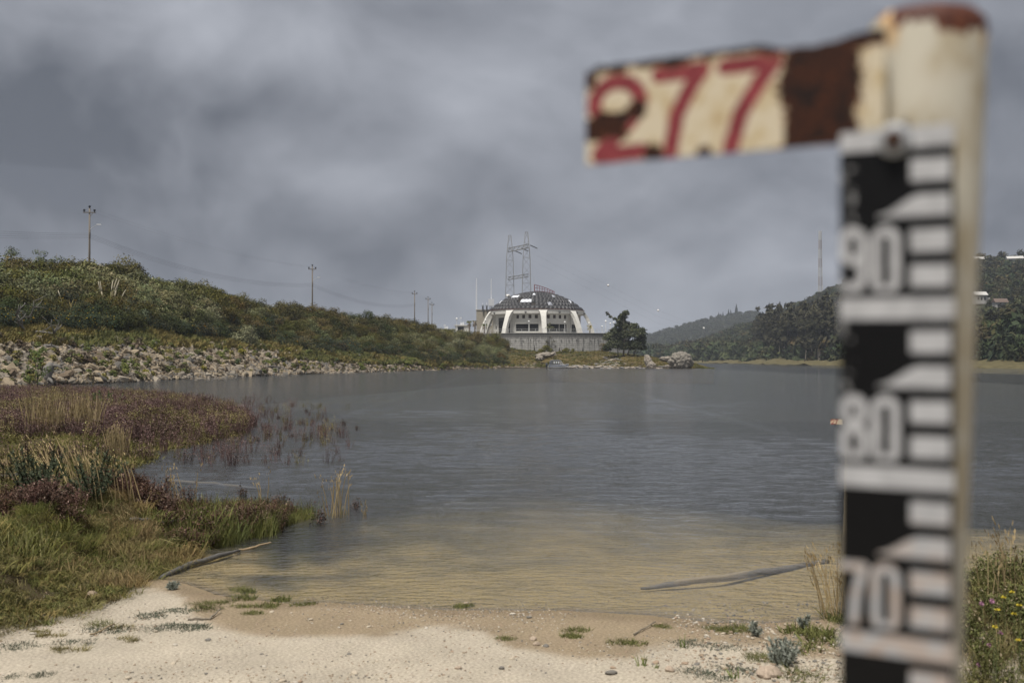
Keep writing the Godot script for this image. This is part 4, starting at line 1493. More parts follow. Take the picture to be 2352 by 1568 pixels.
		if first == null:
			first = thing("lamp_post", Vector3(tp.x, top, tp.z), s[3], "lamp post")
			mb = Mb.new()
			mb.tube([Vector3(0, 0, 0), Vector3(0, 4.6, 0)], [0.1, 0.08], 6)
			put("pole", mb.done(), mat(Color(0.6, 0.6, 0.58)), first)
			mb = Mb.new(true)
			mb.lathe(Vector3(0, 4.6, 0), [Vector2(0.1, 0), Vector2(0.28, 0.15), Vector2(0.32, 0.35), Vector2(0.24, 0.56), Vector2(0, 0.66)], 10)
			put("globe", mb.done(), mat(Color(0.75, 0.75, 0.72), 0.3), first)
			first.scale.y = h / 5.2
		else:
			var o2 := dup(first, Vector3(tp.x, top, tp.z), s[3])
			o2.scale.y = h / 5.2
		lamp_n += 1


func far_buildings() -> void:
	var cream := grainy(mat(Color(0.40, 0.36, 0.29), 0.9), 0.02, 0.8, 1.0, 0.2)
	var dark := mat(Color(0.03, 0.03, 0.032), 0.3)
	var p := side(1118, 10.0, 372)
	var t := thing("tower_block", p, "windowless tan block standing behind the left side of the domed building", "building")
	var mb := Mb.new()
	mb.box(Vector3(0.4, 5.2, -4), Vector3(8.6, 10.6, 9))
	put("wall", mb.done(), cream, t)
	mb = Mb.new()
	mb.box(Vector3(0.4, 10.6, -4), Vector3(8.9, 0.3, 9.3))
	put("roof", mb.done(), mat(Color(0.33, 0.30, 0.25)), t)
	mb = Mb.new()
	mb.box(Vector3(1.2, 6.6, 0.56), Vector3(1.1, 3.6, 0.08))
	put("white_panel", mb.done(), mat(Color(0.66, 0.66, 0.66)), t)
	mb = Mb.new()
	for x in [1.0, 2.6, 4.2]:
		mb.bar(Vector3(x, 10.0, 1.4), Vector3(x + 0.2, 12.2, 1.4), 0.14)
		mb.bar(Vector3(x, 10.0, 1.4), Vector3(x + 1.4, 11.0, 1.4), 0.09)
		mb.bar(Vector3(x - 0.7, 10.4, 1.4), Vector3(x + 1.2, 10.0, 1.4), 0.09)
	put("bracket", mb.done(), mat(Color(0.16, 0.16, 0.16)), t)
	# low buildings to the left
	for s in [[1061, 9.9, 345, 4.6, 3.9, 1, "low flat roofed white building left of the two palms"], [1024, 9.6, 352, 5.6, 3.0, 0, "long low pale building furthest left of the dome"]]:
		t = thing("low_building", side(s[0], s[1], s[2]), s[6], "building")
		mb = Mb.new()
		mb.box(Vector3(0, s[4] / 2, -2), Vector3(s[3], s[4], 4))
		put("wall", mb.done(), M.white, t)
		mb = Mb.new()
		mb.box(Vector3(0, s[4] + 0.15, -2), Vector3(s[3] + 0.7, 0.32, 4.6))
		put("roof", mb.done(), mat(Color(0.5, 0.49, 0.46)), t)
		mb = Mb.new()
		mb.box(Vector3(-0.4, s[4] * 0.55, 0.01), Vector3(s[3] * (0.45 if s[5] else 0.25), s[4] * (0.7 if s[5] else 0.28), 0.1))
		put("window", mb.done(), dark, t)
		mb = Mb.new()
		var y: float = s[4] + 0.3
		mb.box(Vector3(-0.3, y + 0.35, -1), Vector3(0.7, 0.7, 0.7))
		mb.box(Vector3(0.4, y + 0.5, -1), Vector3(0.5, 1.0, 0.5))
		mb.tube([Vector3(-0.4, y, -1), Vector3(-0.4, y + (2.9 if s[5] else 1.6), -1)], [0.06, 0.05], 5)
		mb.box(Vector3(-0.5, y + (2.4 if s[5] else 1.3), -1), Vector3(0.7, 0.45, 0.4))
		put("roof_equipment", mb.done(), mat(Color(0.6, 0.61, 0.62)), t)
	# palms
	var trunk := mat(Color(0.19, 0.16, 0.13))
	for s in [[1078, 752, 736, 336, 0, "left palm with green fronds beside the low white building"], [1090.5, 752, 734, 334, 1, "right palm with a skirt of dead hanging fronds"], [1113, 765, 745, 318, 0, "short palm by the lamp before the doorway"], [1354, 765, 748, 330, 2, "small yellowish palm seen through the right curved legs"]]:
		rng.seed = int(s[0])
		var base := side(s[0], 10.1, s[3])
		var h := at(s[0], s[2], s[3]).y - 10.1
		t = thing("palm_tree", base, s[5], "palm")
		mb = Mb.new(true)
		mb.tube([Vector3(0, -0.3, 0), Vector3(0.05, h * 0.5, 0), Vector3(0, h * 0.9, 0)], [0.36, 0.28, 0.3], 8)
		put("trunk", mb.done(), trunk, t)
		mb = Mb.new()
		for i in 46:
			var el := rnd(-0.9, 1.0) if s[4] != 1 else rnd(-1.0, 0.4)
			var a := rnd(0, TAU)
			mb.col = Color(0.06, 0.085, 0.025).lerp(Color(0.16, 0.15, 0.05), rng.randf() * 0.7)
			if el < -0.2 or s[4] == 1 and rng.randf() < 0.6:
				mb.col = Color(0.14, 0.115, 0.085)
			if s[4] == 2:
				mb.col = Color(0.24, 0.2, 0.05)
			mb.blade(Vector3(0, h * 0.9 + minf(el, 0.0) * h * 0.22, 0), Vector3(cos(a), el, sin(a)).normalized(), rnd(0.9, 1.4) * (1.0 if h > 3.0 else 0.75), 0.22, 0.7)
		put("fronds", mb.done(), M.leaves, t)
	# slender masts and short insulated masts
	var steel := mat(Color(0.62, 0.63, 0.65), 0.5)
	for s in [[1094.5, 639, 372, 0.28, 0, "plain pale mast rising from the left end of the tan block"], [1128.3, 640, 372, 0.26, 1, "pale mast carrying a square antenna box"], [1109, 695, 371, 0.2, 2, "short insulated mast on the tan block, left one"], [1118, 694, 371, 0.2, 2, "short insulated mast on the tan block, right one"], [1137.5, 700, 371, 0.12, 3, "short dark rod beside the mast with the antenna box"], [1167, 676, 380, 0.3, 4, "stubby pole with a white drum behind the dome"], [1183, 690, 372, 0.14, 3, "short dark rod behind the left slope of the dome"], [1201, 681, 372, 0.14, 3, "short dark rod at the left foot of the lattice tower"]]:
		var tp := at(s[0], s[1], s[2])
		var base_y := 20.5 if s[4] < 4 and s[0] < 1140 and s[4] != 1 else 12.0
		t = thing("mast", Vector3(tp.x, base_y, tp.z), s[5], "mast")
		var h := tp.y - base_y
		mb = Mb.new()
		mb.tube([Vector3(0, 0, 0), Vector3(0, h * 0.55, 0), Vector3(0, h, 0)], [s[3], s[3] * 0.8, s[3] * 0.45], 6)
		put("pole", mb.done(), steel if s[4] != 3 else mat(Color(0.06, 0.06, 0.065)), t)
		if s[4] == 1:
			mb = Mb.new()
			mb.box(Vector3(0, h - 8.9, 0.4), Vector3(2.1, 2.6, 1.2))
			put("antenna_box", mb.done(), mat(Color(0.5, 0.51, 0.53)), t)
		if s[4] == 2:
			mb = Mb.new()
			mb.tube([Vector3(0, -0.5, 0), Vector3(0, 1.4, 0)], [0.3, 0.34], 6)
			mb.box(Vector3(0, 1.7, 0), Vector3(0.9, 0.2, 0.6))
			put("insulator", mb.done(), mat(Color(0.07, 0.07, 0.075)), t)
		if s[4] == 4:
			mb = Mb.new(true)
			mb.tube([Vector3(0, h - 1.0, 0), Vector3(0, h, 0)], [0.8, 0.8], 10)
			put("drum", mb.done(), mat(Color(0.62, 0.61, 0.58)), t)


func lattice_leg(mb: Mb, x: float, z: float, h: float, w0: float, w1: float) -> void:
	var n := 13
	for i in n:
		var a := float(i) / n
		var b := float(i + 1) / n
		var wa := lerpf(w0, w1, a) if a < 0.8 else lerpf(lerpf(w0, w1, 0.8), 0.5, (a - 0.8) * 5.0)
		var wb := lerpf(w0, w1, b) if b < 0.8 else lerpf(lerpf(w0, w1, 0.8), 0.5, (b - 0.8) * 5.0)
		var ca := [Vector3(x - wa, a * h, z - wa), Vector3(x + wa, a * h, z - wa), Vector3(x + wa, a * h, z + wa), Vector3(x - wa, a * h, z + wa)]
		var cb := [Vector3(x - wb, b * h, z - wb), Vector3(x + wb, b * h, z - wb), Vector3(x + wb, b * h, z + wb), Vector3(x - wb, b * h, z + wb)]
		for k in 4:
			var e := (k + 1) % 4
			mb.bar(ca[k], cb[k], 0.24)
			if i % 2 == k % 2:
				mb.bar(ca[k], cb[e], 0.11)
			else:
				mb.bar(ca[e], cb[k], 0.11)
			if i % 3 == 0:
				mb.bar(cb[k], cb[e], 0.1)


func lattice_beam(mb: Mb, a: Vector3, b: Vector3, w: float) -> void:
	var n := 9
	for i in n:
		var p := a.lerp(b, float(i) / n)
		var q := a.lerp(b, float(i + 1) / n)
		for s in [Vector3(0, w, -w), Vector3(0, w, w), Vector3(0, -w, -w), Vector3(0, -w, w)]:
			mb.bar(p + s, q + s, 0.15)
		for z in [-w, w]:
			mb.bar(p + Vector3(0, w if i % 2 else -w, z), q + Vector3(0, -w if i % 2 else w, z), 0.1)
			mb.bar(p + Vector3(0, w, z), p + Vector3(0, -w, z), 0.08)


func power_line() -> void:
	var steel := mat(Color(0.22, 0.22, 0.215), 0.6)
	var base := side(1190, 9.0, 420)
	var t := thing("lattice_tower", base, "tall portal shaped lattice steel tower behind the dome", "tower")
	var mb := Mb.new()
	var l := side(1171, 0, 427) - Vector3(base.x, 0, base.z)
	var r := side(1209.5, 0, 414) - Vector3(base.x, 0, base.z)
	lattice_leg(mb, l.x, l.z, 46.4, 2.3, 1.2)
	put("left_leg", mb.done(), steel, t)
	mb = Mb.new()
	lattice_leg(mb, r.x, r.z, 46.2, 2.3, 1.2)
	put("right_leg", mb.done(), steel, t)
	for y in [40.2, 28.0, 13.7]:
		mb = Mb.new()
		var e := (r - l).normalized()
		lattice_beam(mb, l + Vector3(0, y, 0) - e * 1.6, r + Vector3(0, y, 0) + e * 1.8, 0.8 if y > 40 else 0.6)
		put("cross_beam", mb.done(), steel, t)
	for p in [r + Vector3(1.5, 40.6, 1), l.lerp(r, 0.55) + Vector3(1, 40.2, 0), l + Vector3(2.2, 39.8, 0)]:
		mb = Mb.new()
		var d := Vector3(3.0, -1.4, 0.6)
		mb.tube([p, p + d * 0.33, p + d * 0.67, p + d], [0.2, 0.22, 0.22, 0.18], 6)
		put("insulator", mb.done(), mat(Color(0.025, 0.025, 0.028), 0.3), t)
	# conductors going right over the water with marker balls on them
	var wire := mat(Color(0.12, 0.12, 0.125), 0.6)
	var balls := [[1397, 655], [1512, 712.6], [1617, 753], [1740, 768], [1798, 775], [1858, 773]]
	for k in 3:
		var pts := []
		var s0: Array = [[1227, 569], [1205, 572], [1180, 577]][k]
		var dy: float = [0.0, 14.0, 30.0][k]
		for q in [[s0[0], s0[1], 416], [1300, 607 + dy, 450], [1397, 655 + dy, 485], [1512, 712.6 + dy, 515], [1617, 753 + dy * 0.6, 545], [1740, 768 + dy * 0.3, 585], [1798, 774, 605], [1858, 773, 630], [1960, 752, 670], [2080, 690, 720]]:
			pts.append(at(q[0], q[1], q[2]))
		mb = Mb.new()
		mb.tube(pts, [0.018], 4)
		tag(put("power_cable", mb.done(), wire), ["upper power cable with marker balls running right from the lattice tower", "middle power cable running right from the lattice tower", "lower power cable running right from the lattice tower"][k], "cable")
	mb = Mb.new(true)
	mb.lathe(Vector3(0, -0.55, 0), [Vector2(0, 0), Vector2(0.38, 0.12), Vector2(0.55, 0.5), Vector2(0.42, 0.92), Vector2(0, 1.1)], 12)
	var ball := mb.done()
	var deep := [485, 515, 545, 585, 605, 630]
	var where := ["in the sky right of the dome", "against the sky above the leaning tree's right", "in front of the far ridge", "in front of the woods, left of a pair", "in front of the woods, right of a pair", "in front of the woods, nearest the gauge"]
	for i in balls.size():
		tag(put("marker_ball", ball, mat(Color(0.75, 0.72, 0.68), 0.4), self, Transform3D(Basis(), at(balls[i][0], balls[i][1] + 0.2, deep[i]))), "white marker ball on a cable " + where[i], "marker ball", "marker balls on the power cable")
	# far pylons
	mb = Mb.new()
	for s in [-1.0, 1.0]:
		for z in [-1.4, 1.4]:
			mb.bar(Vector3(s * 3.2, 0, z), Vector3(s * 1.1, 12, z * 0.4), 0.35)
			mb.bar(Vector3(s * 1.1, 12, z * 0.4), Vector3(s * 5.6, 21, z * 0.4), 0.35)
			mb.bar(Vector3(s * 5.6, 21, z * 0.4), Vector3(s * 6.6, 26, 0), 0.3)
			mb.bar(Vector3(s * 3.2, 0, z), Vector3(-s * 2.2, 6, z * 0.7), 0.2)
			mb.bar(Vector3(s * 2.2, 6, z * 0.7), Vector3(-s * 1.1, 12, z * 0.4), 0.2)
	mb.bar(Vector3(-8.5, 21, 0), Vector3(8.5, 21, 0), 0.4)
	mb.bar(Vector3(-5.6, 21, 0.6), Vector3(5.6, 21, 0.6), 0.3)
	for s in [-8.0, 0.0, 8.0]:
		mb.bar(Vector3(s, 21, 0), Vector3(s, 18.4, 0), 0.3)
	var py := mb.done()
	var pale := mat(Color(0.25, 0.25, 0.25))
	var n := 0
	for s in [[1601, 806, 880, 0.32], [1527, 806, 1000, 0.34], [1488, 815, 950, 0.26]]:
		var base2 := at(s[0], s[1], s[2])
		tag(put("pylon", py, pale, self, Transform3D(Basis.from_scale(Vector3.ONE * s[3]), base2 - Vector3(0, 1.0, 0))), ["pale forked pylon standing in the woods above the big boulder", "fainter forked pylon left of the pale one", "small pylon just right of the leaning tree"][n], "pylon")
		n += 1
	# red and white mast on the ridge, haze painted into its greyed bands
	t = thing("radio_mast", at(1885, 672, 890) - Vector3(0, 10, 0), "tall red and white banded lattice mast on the ridge left of the gauge", "mast")
	for k in 8:
		mb = Mb.new()
		var y0 := k * 8.2
		for c in 4:
			var o := Vector3(1.5 if c & 1 else -1.5, 0, 1.5 if c & 2 else -1.5) * (1.0 - k * 0.06)
			mb.bar(o + Vector3(0, y0, 0), o + Vector3(0, y0 + 8.2, 0), 0.4)
		for q in 4:
			mb.bar(Vector3(-1.4, y0 + q * 2.0, 1.4) * Vector3(1.0 - k * 0.06, 1, 1), Vector3(1.4, y0 + q * 2.0 + 2.0, 1.4) * Vector3(1.0 - k * 0.06, 1, 1), 0.3)
			mb.bar(Vector3(1.4, y0 + q * 2.0, -1.4) * Vector3(1.0 - k * 0.06, 1, 1), Vector3(-1.4, y0 + q * 2.0 + 2.0, -1.4) * Vector3(1.0 - k * 0.06, 1, 1), 0.3)
		put("section", mb.done(), mat(Color(0.40, 0.39, 0.38) if k % 2 else Color(0.30, 0.27, 0.26)), t)


func utility_poles() -> void:
	var wood := grainy(mat(Color(0.26, 0.225, 0.185), 0.95), 0.05, 0.6, 1.0, 1.0)
	var black := mat(Color(0.02, 0.02, 0.022), 0.35)
	var spots := [[205, 473, 145, 11.0, 1, "nearest wooden utility pole with a street lamp arm, left of the picture"], [717, 608, 215, 8.6, 1, "second utility pole with a street lamp arm, left of centre"], [952, 668, 310, 9.0, 0, "third utility pole, left of the low buildings"], [983, 681, 345, 9.0, 0, "fourth utility pole, just right of the third"], [992, 694, 372, 9.0, 0, "fifth and thinnest utility pole, behind the fourth"]]
	var tops := []
	for s in spots:
		var top := at(s[0], s[1], s[2])
		var t := thing("utility_pole", Vector3(top.x, s[3], top.z), s[5], "utility pole", "", deg_to_rad(8))
		var h: float = top.y - s[3]
		var mb := Mb.new(true)
		mb.tube([Vector3(0, -1, 0), Vector3(0.02, h * 0.5, 0), Vector3(0, h - 0.3, 0)], [0.19, 0.15, 0.11], 8)
		put("pole", mb.done(), wood, t)
		mb = Mb.new()
		mb.box(Vector3(0, h - 0.95, 0.1), Vector3(1.75, 0.13, 0.12))
		mb.bar(Vector3(0.5, h - 1.0, 0.1), Vector3(0.05, h - 1.6, 0.1), 0.05)
		put("cross_arm", mb.done(), wood, t)
		for x in [-0.72, 0.0, 0.72]:
			var y := h - 0.85 if x != 0.0 else h - 0.3
			mb = Mb.new(true)
			mb.lathe(Vector3(x, y, 0.1 if x != 0.0 else 0.0), [Vector2(0.05, -0.05), Vector2(0.07, 0.08), Vector2(0.17, 0.14), Vector2(0.18, 0.2), Vector2(0.1, 0.24), Vector2(0.16, 0.28), Vector2(0.15, 0.34), Vector2(0, 0.4)], 8)
			put("insulator", mb.done(), black, t)
		mb = Mb.new()
		for k in 4:
			mb.box(Vector3(0.12, h - 4.0 - 0.22 * k, 0.12), Vector3(0.14, 0.13, 0.14))
		put("cable_rack", mb.done(), black, t)
		if s[4]:
			mb = Mb.new()
			mb.tube([Vector3(0.1, h - 3.4, 0.1), Vector3(0.5, h - 3.1, 0.2), Vector3(1.15, h - 2.75, 0.3)], [0.035], 5)
			put("lamp_arm", mb.done(), mat(Color(0.4, 0.4, 0.4)), t)
			mb = Mb.new()
			mb.box(Vector3(1.4, h - 2.72, 0.33), Vector3(0.6, 0.12, 0.2))
			put("lamp_head", mb.done(), mat(Color(0.62, 0.62, 0.62)), t)
		tops.append([Vector3(top.x, top.y, top.z), h])
	var wire := mat(Color(0.05, 0.05, 0.055), 0.6)
	var runs := []
	var far_left := at(-260, 440, 95)
	for k in 4:
		runs.append([at(-260, 512 + k * 7.0, 108), tops[0][0] - Vector3(0, 4.0 + 0.22 * k, 0), 0.3, ["topmost", "second from the top", "third from the top", "lowest"][k] + " of the four low cables leaving the nearest pole to the left", "cables left of the nearest pole"])
		runs.append([tops[0][0] - Vector3(0, 4.0 + 0.22 * k, 0), tops[1][0] - Vector3(0, 4.0 + 0.22 * k, 0), 2.2, ["topmost", "second from the top", "third from the top", "lowest"][k] + " of the four low cables sagging between the first and second poles", "low cables between the first and second poles"])
		runs.append([tops[1][0] - Vector3(0, 4.0 + 0.22 * k, 0), tops[2][0] - Vector3(0, 4.0 + 0.22 * k, 0), 2.0, ["topmost", "second from the top", "third from the top", "lowest"][k] + " of the four low cables sagging between the second and third poles", "low cables between the second and third poles"])
	for x in [-0.72, 0.72]:
		runs.append([tops[0][0] + Vector3(x, -0.5, 0), tops[1][0] + Vector3(x, -0.5, 0), 1.2, ("left" if x < 0.0 else "right") + " high thin cable between the tops of the first and second poles", "high cables between the first and second poles"])
		runs.append([tops[1][0] + Vector3(x, -0.5, 0), tops[2][0] + Vector3(x, -0.5, 0), 1.2, ("left" if x < 0.0 else "right") + " high thin cable between the tops of the second and third poles", "high cables between the second and third poles"])
	for q in runs:
		var pts := []
		for i in 15:
			var f := i / 14.0
			pts.append(q[0].lerp(q[1], f) - Vector3(0, q[2] * 4.0 * f * (1 - f), 0))
		var mb := Mb.new()
		mb.tube(pts, [0.010 if q[2] != 1.2 else 0.006], 4)
		tag(put("overhead_cable", mb.done(), wire), q[3], "cable", q[4])


func boulder_mesh(sd: int, w: Vector3, crack: float, freq: float, craggy := 1.0) -> ArrayMesh:
	crackle.seed = sd
	crackle.noise_type = FastNoiseLite.TYPE_CELLULAR
	crackle.cellular_return_type = FastNoiseLite.RETURN_DISTANCE2_SUB
	crackle.frequency = freq
	var mb := Mb.new(true)
	var rows := 56 if craggy == 1.0 else 30
	var cols := 96 if craggy == 1.0 else 50
	var pts := []
	for i in rows + 1:
		var row := []
		for k in cols:
			var th := PI * i / rows
			var ph := TAU * k / cols
			var d := Vector3(sin(th) * cos(ph), cos(th), sin(th) * sin(ph))
			var l := 1.0 + 0.16 * craggy * lump.get_noise_3dv(d * 22.0 + Vector3(sd, 0, 0)) + 0.05 * craggy * lump.get_noise_3dv(d * 70.0)
			var cr := clampf((crackle.get_noise_3dv(d * w) + 1.0) * 3.2, 0.0, 1.0)
			l += crack * (pow(cr, 0.6) - 1.0)
			row.append(d * l * w)
		pts.append(row)
	for i in rows:
		for k in cols:
			var n := (k + 1) % cols
			mb.quad(pts[i][k], pts[i][n], pts[i + 1][n], pts[i + 1][k])
	return mb.done()


func the_point() -> void:
	rng.seed = 500
	var stone := grainy(mat(Color(0.40, 0.365, 0.31), 0.95), 0.03, 0.35, 1.0, 0.45, 3.0, 9)
	stone.heightmap_scale = 12.0
	var p := at(1566, 846, 228)
	tag(put("boulder", boulder_mesh(3, Vector3(2.95, 2.5, 2.4), 0.20, 0.95), stone, self, Transform3D(Basis(Vector3.UP, 0.4), Vector3(p.x, 1.45, p.z - 1.0))), "great round cracked boulder at the tip of the point", "boulder")
	var slab := grainy(mat(Color(0.42, 0.37, 0.31), 0.95), 0.03, 0.5, 1.0, 0.6, 2.0, 12)
	for s in [[1491, 845, 232, Vector3(1.7, 3.6, 1.3), 0.35, "pointed leaning rock at the water's edge left of the great boulder"], [1497, 845, 230, Vector3(1.9, 1.7, 1.2), -0.5, "dark flat rock fallen against the pointed rock"], [1533, 828, 238, Vector3(3.4, 1.2, 1.6), 0.0, "low flat rock touching the left of the great boulder"], [1252, 819, 268, Vector3(5.0, 1.3, 2.0), 0.10, "long pale rock on the bank above the boat"], [1240, 826, 258, Vector3(2.0, 1.1, 1.4), 0.0, "small pale rounded rock behind the boat's stern"], [1533, 843, 227, Vector3(1.3, 0.6, 0.8), 0.0, "small pale stone at the water left of the great boulder"], [1270, 815, 271, Vector3(1.6, 0.9, 1.0), 0.2, "grey rock at the right end of the long pale rock"]]:
		rng.seed = int(s[0])
		var q := at(s[0], s[1], s[2])
		tag(put("rock", boulder_mesh(int(s[0]) + int(s[1]) + 7, s[3] * 0.52, 0.06, 1.1, 2.6), slab, self, Transform3D(Basis(Vector3(0, 0, 1), s[4]), q + Vector3(0, s[3].y * 0.32, 0))), s[5], "rock")
	# scattered grey slabs along the water on the point
	var shapes := [rock_mesh(901, 0.5, 0.9, 1), rock_mesh(902, 0.55, 0.9, 1), rock_mesh(903, 0.45, 0.9, 1)]
	var tones := [grainy(mat(Color(0.36, 0.31, 0.26)), 0.03, 0.6, 1.0, 0.6), grainy(mat(Color(0.26, 0.25, 0.24)), 0.03, 0.6, 1.0, 0.6), grainy(mat(Color(0.42, 0.36, 0.29)), 0.03, 0.6, 1.0, 0.6)]
	var heap := thing("shore_stones", Vector3.ZERO, "broken grey and tan slabs along the water on the point", "")
	heap.set_meta("kind", "stuff")
	for k in 3:
		var list := []
		for i in 110:
			var u := rnd(1300, 1540)
			var seg := rnd(0.97, 1.35)
			if i % 3 == 0:
				u = 1408 + rng.randfn() * 14.0 - 6.0 * seg
				seg = rnd(1.0, 2.6)
			elif i % 3 == 1:
				u = 1320 + rng.randfn() * 16.0
			var sz := rnd(0.4, 1.3)
			list.append(turned(bank_at(u, seg) + Vector3(0, 0.1, 0), Vector3(sz * rnd(1.2, 2.2), sz * 0.7, sz), 0.2))
		many("slab_scatter", shapes[k], tones[k], list, heap)
	# the leaning tree and its companions at the end of the wall
	var tp := side(1432, 4.0, 272)
	var t := thing("leaning_tree", tp, "big dark leafy tree with a crooked top right of the concrete wall", "tree")
	var bl := []
	for b in [[1405, 795, 12], [1400, 775, 11], [1420, 790, 14], [1440, 795, 14], [1460, 795, 13], [1472, 785, 11], [1470, 765, 12], [1452, 768, 14], [1432, 770, 14], [1412, 765, 11], [1425, 752, 11], [1440, 750, 11], [1456, 752, 9], [1430, 738, 8], [1432, 727, 8], [1437, 720, 6.5], [1428, 731, 7], [1420, 738, 5], [1411, 733, 3.6], [1404, 728, 3.2], [1398, 722, 3.2], [1395, 718, 2.4], [1478, 800, 7], [1395, 800, 8], [1474, 775, 8]]:
		var q := at(b[0], b[1], 272) - tp
		bl.append(Vector4(q.x, q.y, rnd(-1.6, 1.6), b[2] * 1.4 * 272.0 / F))
	put("crown", foliage(bl, 11000, 0.3, [Color(0.028, 0.034, 0.02), Color(0.085, 0.092, 0.05), Color(0.15, 0.15, 0.09)], 0.35, 0.35), M.leaves, t)
	var mb := Mb.new(true)
	for s in [[1432, 1432, 722, 0.28], [1440, 1456, 760, 0.18], [1455, 1468, 768, 0.16], [1420, 1410, 770, 0.16]]:
		var a := side(s[0], 3.0, 272) - tp
		var b := at(s[1], s[2], 272) - tp
		mb.tube([a, a.lerp(b, 0.5) + Vector3(0.4, 0, 0.3), b], [s[3], s[3] * 0.7, s[3] * 0.3], 6)
	mb.tube([at(1428, 738, 272) - tp, at(1411, 732, 272) - tp, at(1396, 718, 272) - tp], [0.12, 0.08, 0.03], 5)
	put("trunk", mb.done(), mat(Color(0.13, 0.11, 0.09)), t)


func boat() -> void:
	var p := at(1279, 845, 233)
	var t := thing("motor_boat", Vector3(p.x, 0.0, p.z), "small white motor boat with a grey canopy moored at the bank", "boat")
	var white := mat(Color(0.8, 0.8, 0.8), 0.35)
	var blue := mat(Color(0.03, 0.045, 0.09), 0.4)
	var cloth := mat(Color(0.10, 0.105, 0.115), 0.85)
	# hull from cross sections, stern left, bow right
	t.scale = Vector3.ONE * 1.15
	var secs := [[-1.75, 0.72, 0.05, 0.62], [-0.8, 0.82, 0.0, 0.62], [0.3, 0.84, 0.0, 0.66], [1.2, 0.7, 0.06, 0.74], [1.9, 0.42, 0.2, 0.82], [2.45, 0.03, 0.62, 0.9]]
	var hull := Mb.new(true)
	var stripe := Mb.new()
	var pts := []
	for s in secs:
		pts.append([Vector3(s[0], s[3], s[1]), Vector3(s[0], lerpf(s[2], s[3], 0.45), s[1] * 0.93), Vector3(s[0] - 0.1, s[2] - 0.12, 0.0), Vector3(s[0], lerpf(s[2], s[3], 0.45), -s[1] * 0.93), Vector3(s[0], s[3], -s[1])])
	for i in pts.size() - 1:
		for k in 4:
			hull.quad(pts[i][k], pts[i + 1][k], pts[i + 1][k + 1], pts[i][k + 1])
		for z in [1.0, -1.0]:
			var a0: Vector3 = pts[i][0 if z > 0 else 4] + Vector3(0, -0.12, 0.012 * z)
			var a1: Vector3 = pts[i + 1][0 if z > 0 else 4] + Vector3(0, -0.12, 0.012 * z)
			stripe.quad(a0 - Vector3(0, 0.14, 0), a0, a1, a1 - Vector3(0, 0.14, 0))
	hull.quad(pts[0][0], pts[0][4], pts[0][3], pts[0][1])
	put("hull", hull.done(), white, t)
	put("stripe", stripe.done(), blue, t)
	var deck := Mb.new()
	deck.quad(pts[2][4] - Vector3(0, 0.02, 0), pts[3][4] - Vector3(0, 0.02, 0), pts[3][0] - Vector3(0, 0.02, 0), pts[2][0] - Vector3(0, 0.02, 0))
	deck.quad(pts[3][4] - Vector3(0, 0.02, 0), pts[4][4] - Vector3(0, 0.02, 0), pts[4][0] - Vector3(0, 0.02, 0), pts[3][0] - Vector3(0, 0.02, 0))
	deck.tri(pts[4][4] - Vector3(0, 0.02, 0), pts[5][0] - Vector3(0, 0.02, 0), pts[4][0] - Vector3(0, 0.02, 0))
	deck.quad(Vector3(-1.7, 0.3, -0.7), Vector3(0.4, 0.3, -0.75), Vector3(0.4, 0.3, 0.75), Vector3(-1.7, 0.3, 0.7))
	put("deck", deck.done(), mat(Color(0.5, 0.5, 0.5)), t)
	var can := Mb.new()
	var top := [[-1.45, 1.42], [-1.1, 1.62], [0.0, 1.68], [0.75, 1.6]]
	for i in 3:
		var a: Array = top[i]
		var b: Array = top[i + 1]
		can.quad(Vector3(a[0], a[1], 0.68), Vector3(a[0], a[1] + 0.06, 0), Vector3(b[0], b[1] + 0.06, 0), Vector3(b[0], b[1], 0.68))
		can.quad(Vector3(a[0], a[1] + 0.06, 0), Vector3(a[0], a[1], -0.68), Vector3(b[0], b[1], -0.68), Vector3(b[0], b[1] + 0.06, 0))
		for z in [0.68, -0.68]:
			can.quad(Vector3(a[0], a[1] - 0.22, z), Vector3(a[0], a[1], z), Vector3(b[0], b[1], z), Vector3(b[0], b[1] - 0.22, z))
	for z in [0.69, -0.69]:
		can.quad(Vector3(-1.6, 0.6, z), Vector3(-1.45, 1.42, z), Vector3(-0.85, 1.45, z), Vector3(-0.8, 0.6, z))
		can.quad(Vector3(-0.9, 0.6, z), Vector3(-0.9, 0.95, z), Vector3(0.7, 0.95, z), Vector3(0.7, 0.6, z))
	can.quad(Vector3(-1.6, 0.6, 0.68), Vector3(-1.45, 1.42, 0.68), Vector3(-1.45, 1.42, -0.68), Vector3(-1.6, 0.6, -0.68))
	put("canopy", can.done(), cloth, t)
	for k in 3:
		var w := Mb.new()
		w.box(Vector3(-0.55 + 0.45 * k, 1.2, 0.672), Vector3(0.28, 0.4, 0.02))
		put("window", w.done(), mat(Color(0.45, 0.46, 0.48), 0.3), t)
	var gl := mat(Color(0.3, 0.32, 0.34), 0.08)
	gl.albedo_color.a = 0.35
	gl.transparency = BaseMaterial3D.TRANSPARENCY_ALPHA
	var ws := Mb.new()
	ws.quad(Vector3(1.35, 0.74, 0.6), Vector3(0.75, 1.55, 0.6), Vector3(0.75, 1.55, -0.6), Vector3(1.35, 0.74, -0.6))
	ws.tri(Vector3(0.72, 0.74, 0.64), Vector3(0.75, 1.55, 0.62), Vector3(1.35, 0.74, 0.62))
	put("windscreen", ws.done(), gl, t)
	var fr := Mb.new()
	for z in [0.62, -0.62]:
		fr.bar(Vector3(1.37, 0.74, z), Vector3(0.77, 1.57, z), 0.05)
		fr.bar(Vector3(0.75, 0.7, z), Vector3(0.77, 1.57, z), 0.05)
	put("windscreen_frame", fr.done(), mat(Color(0.5, 0.5, 0.5)), t)
	var eng := Mb.new(true)
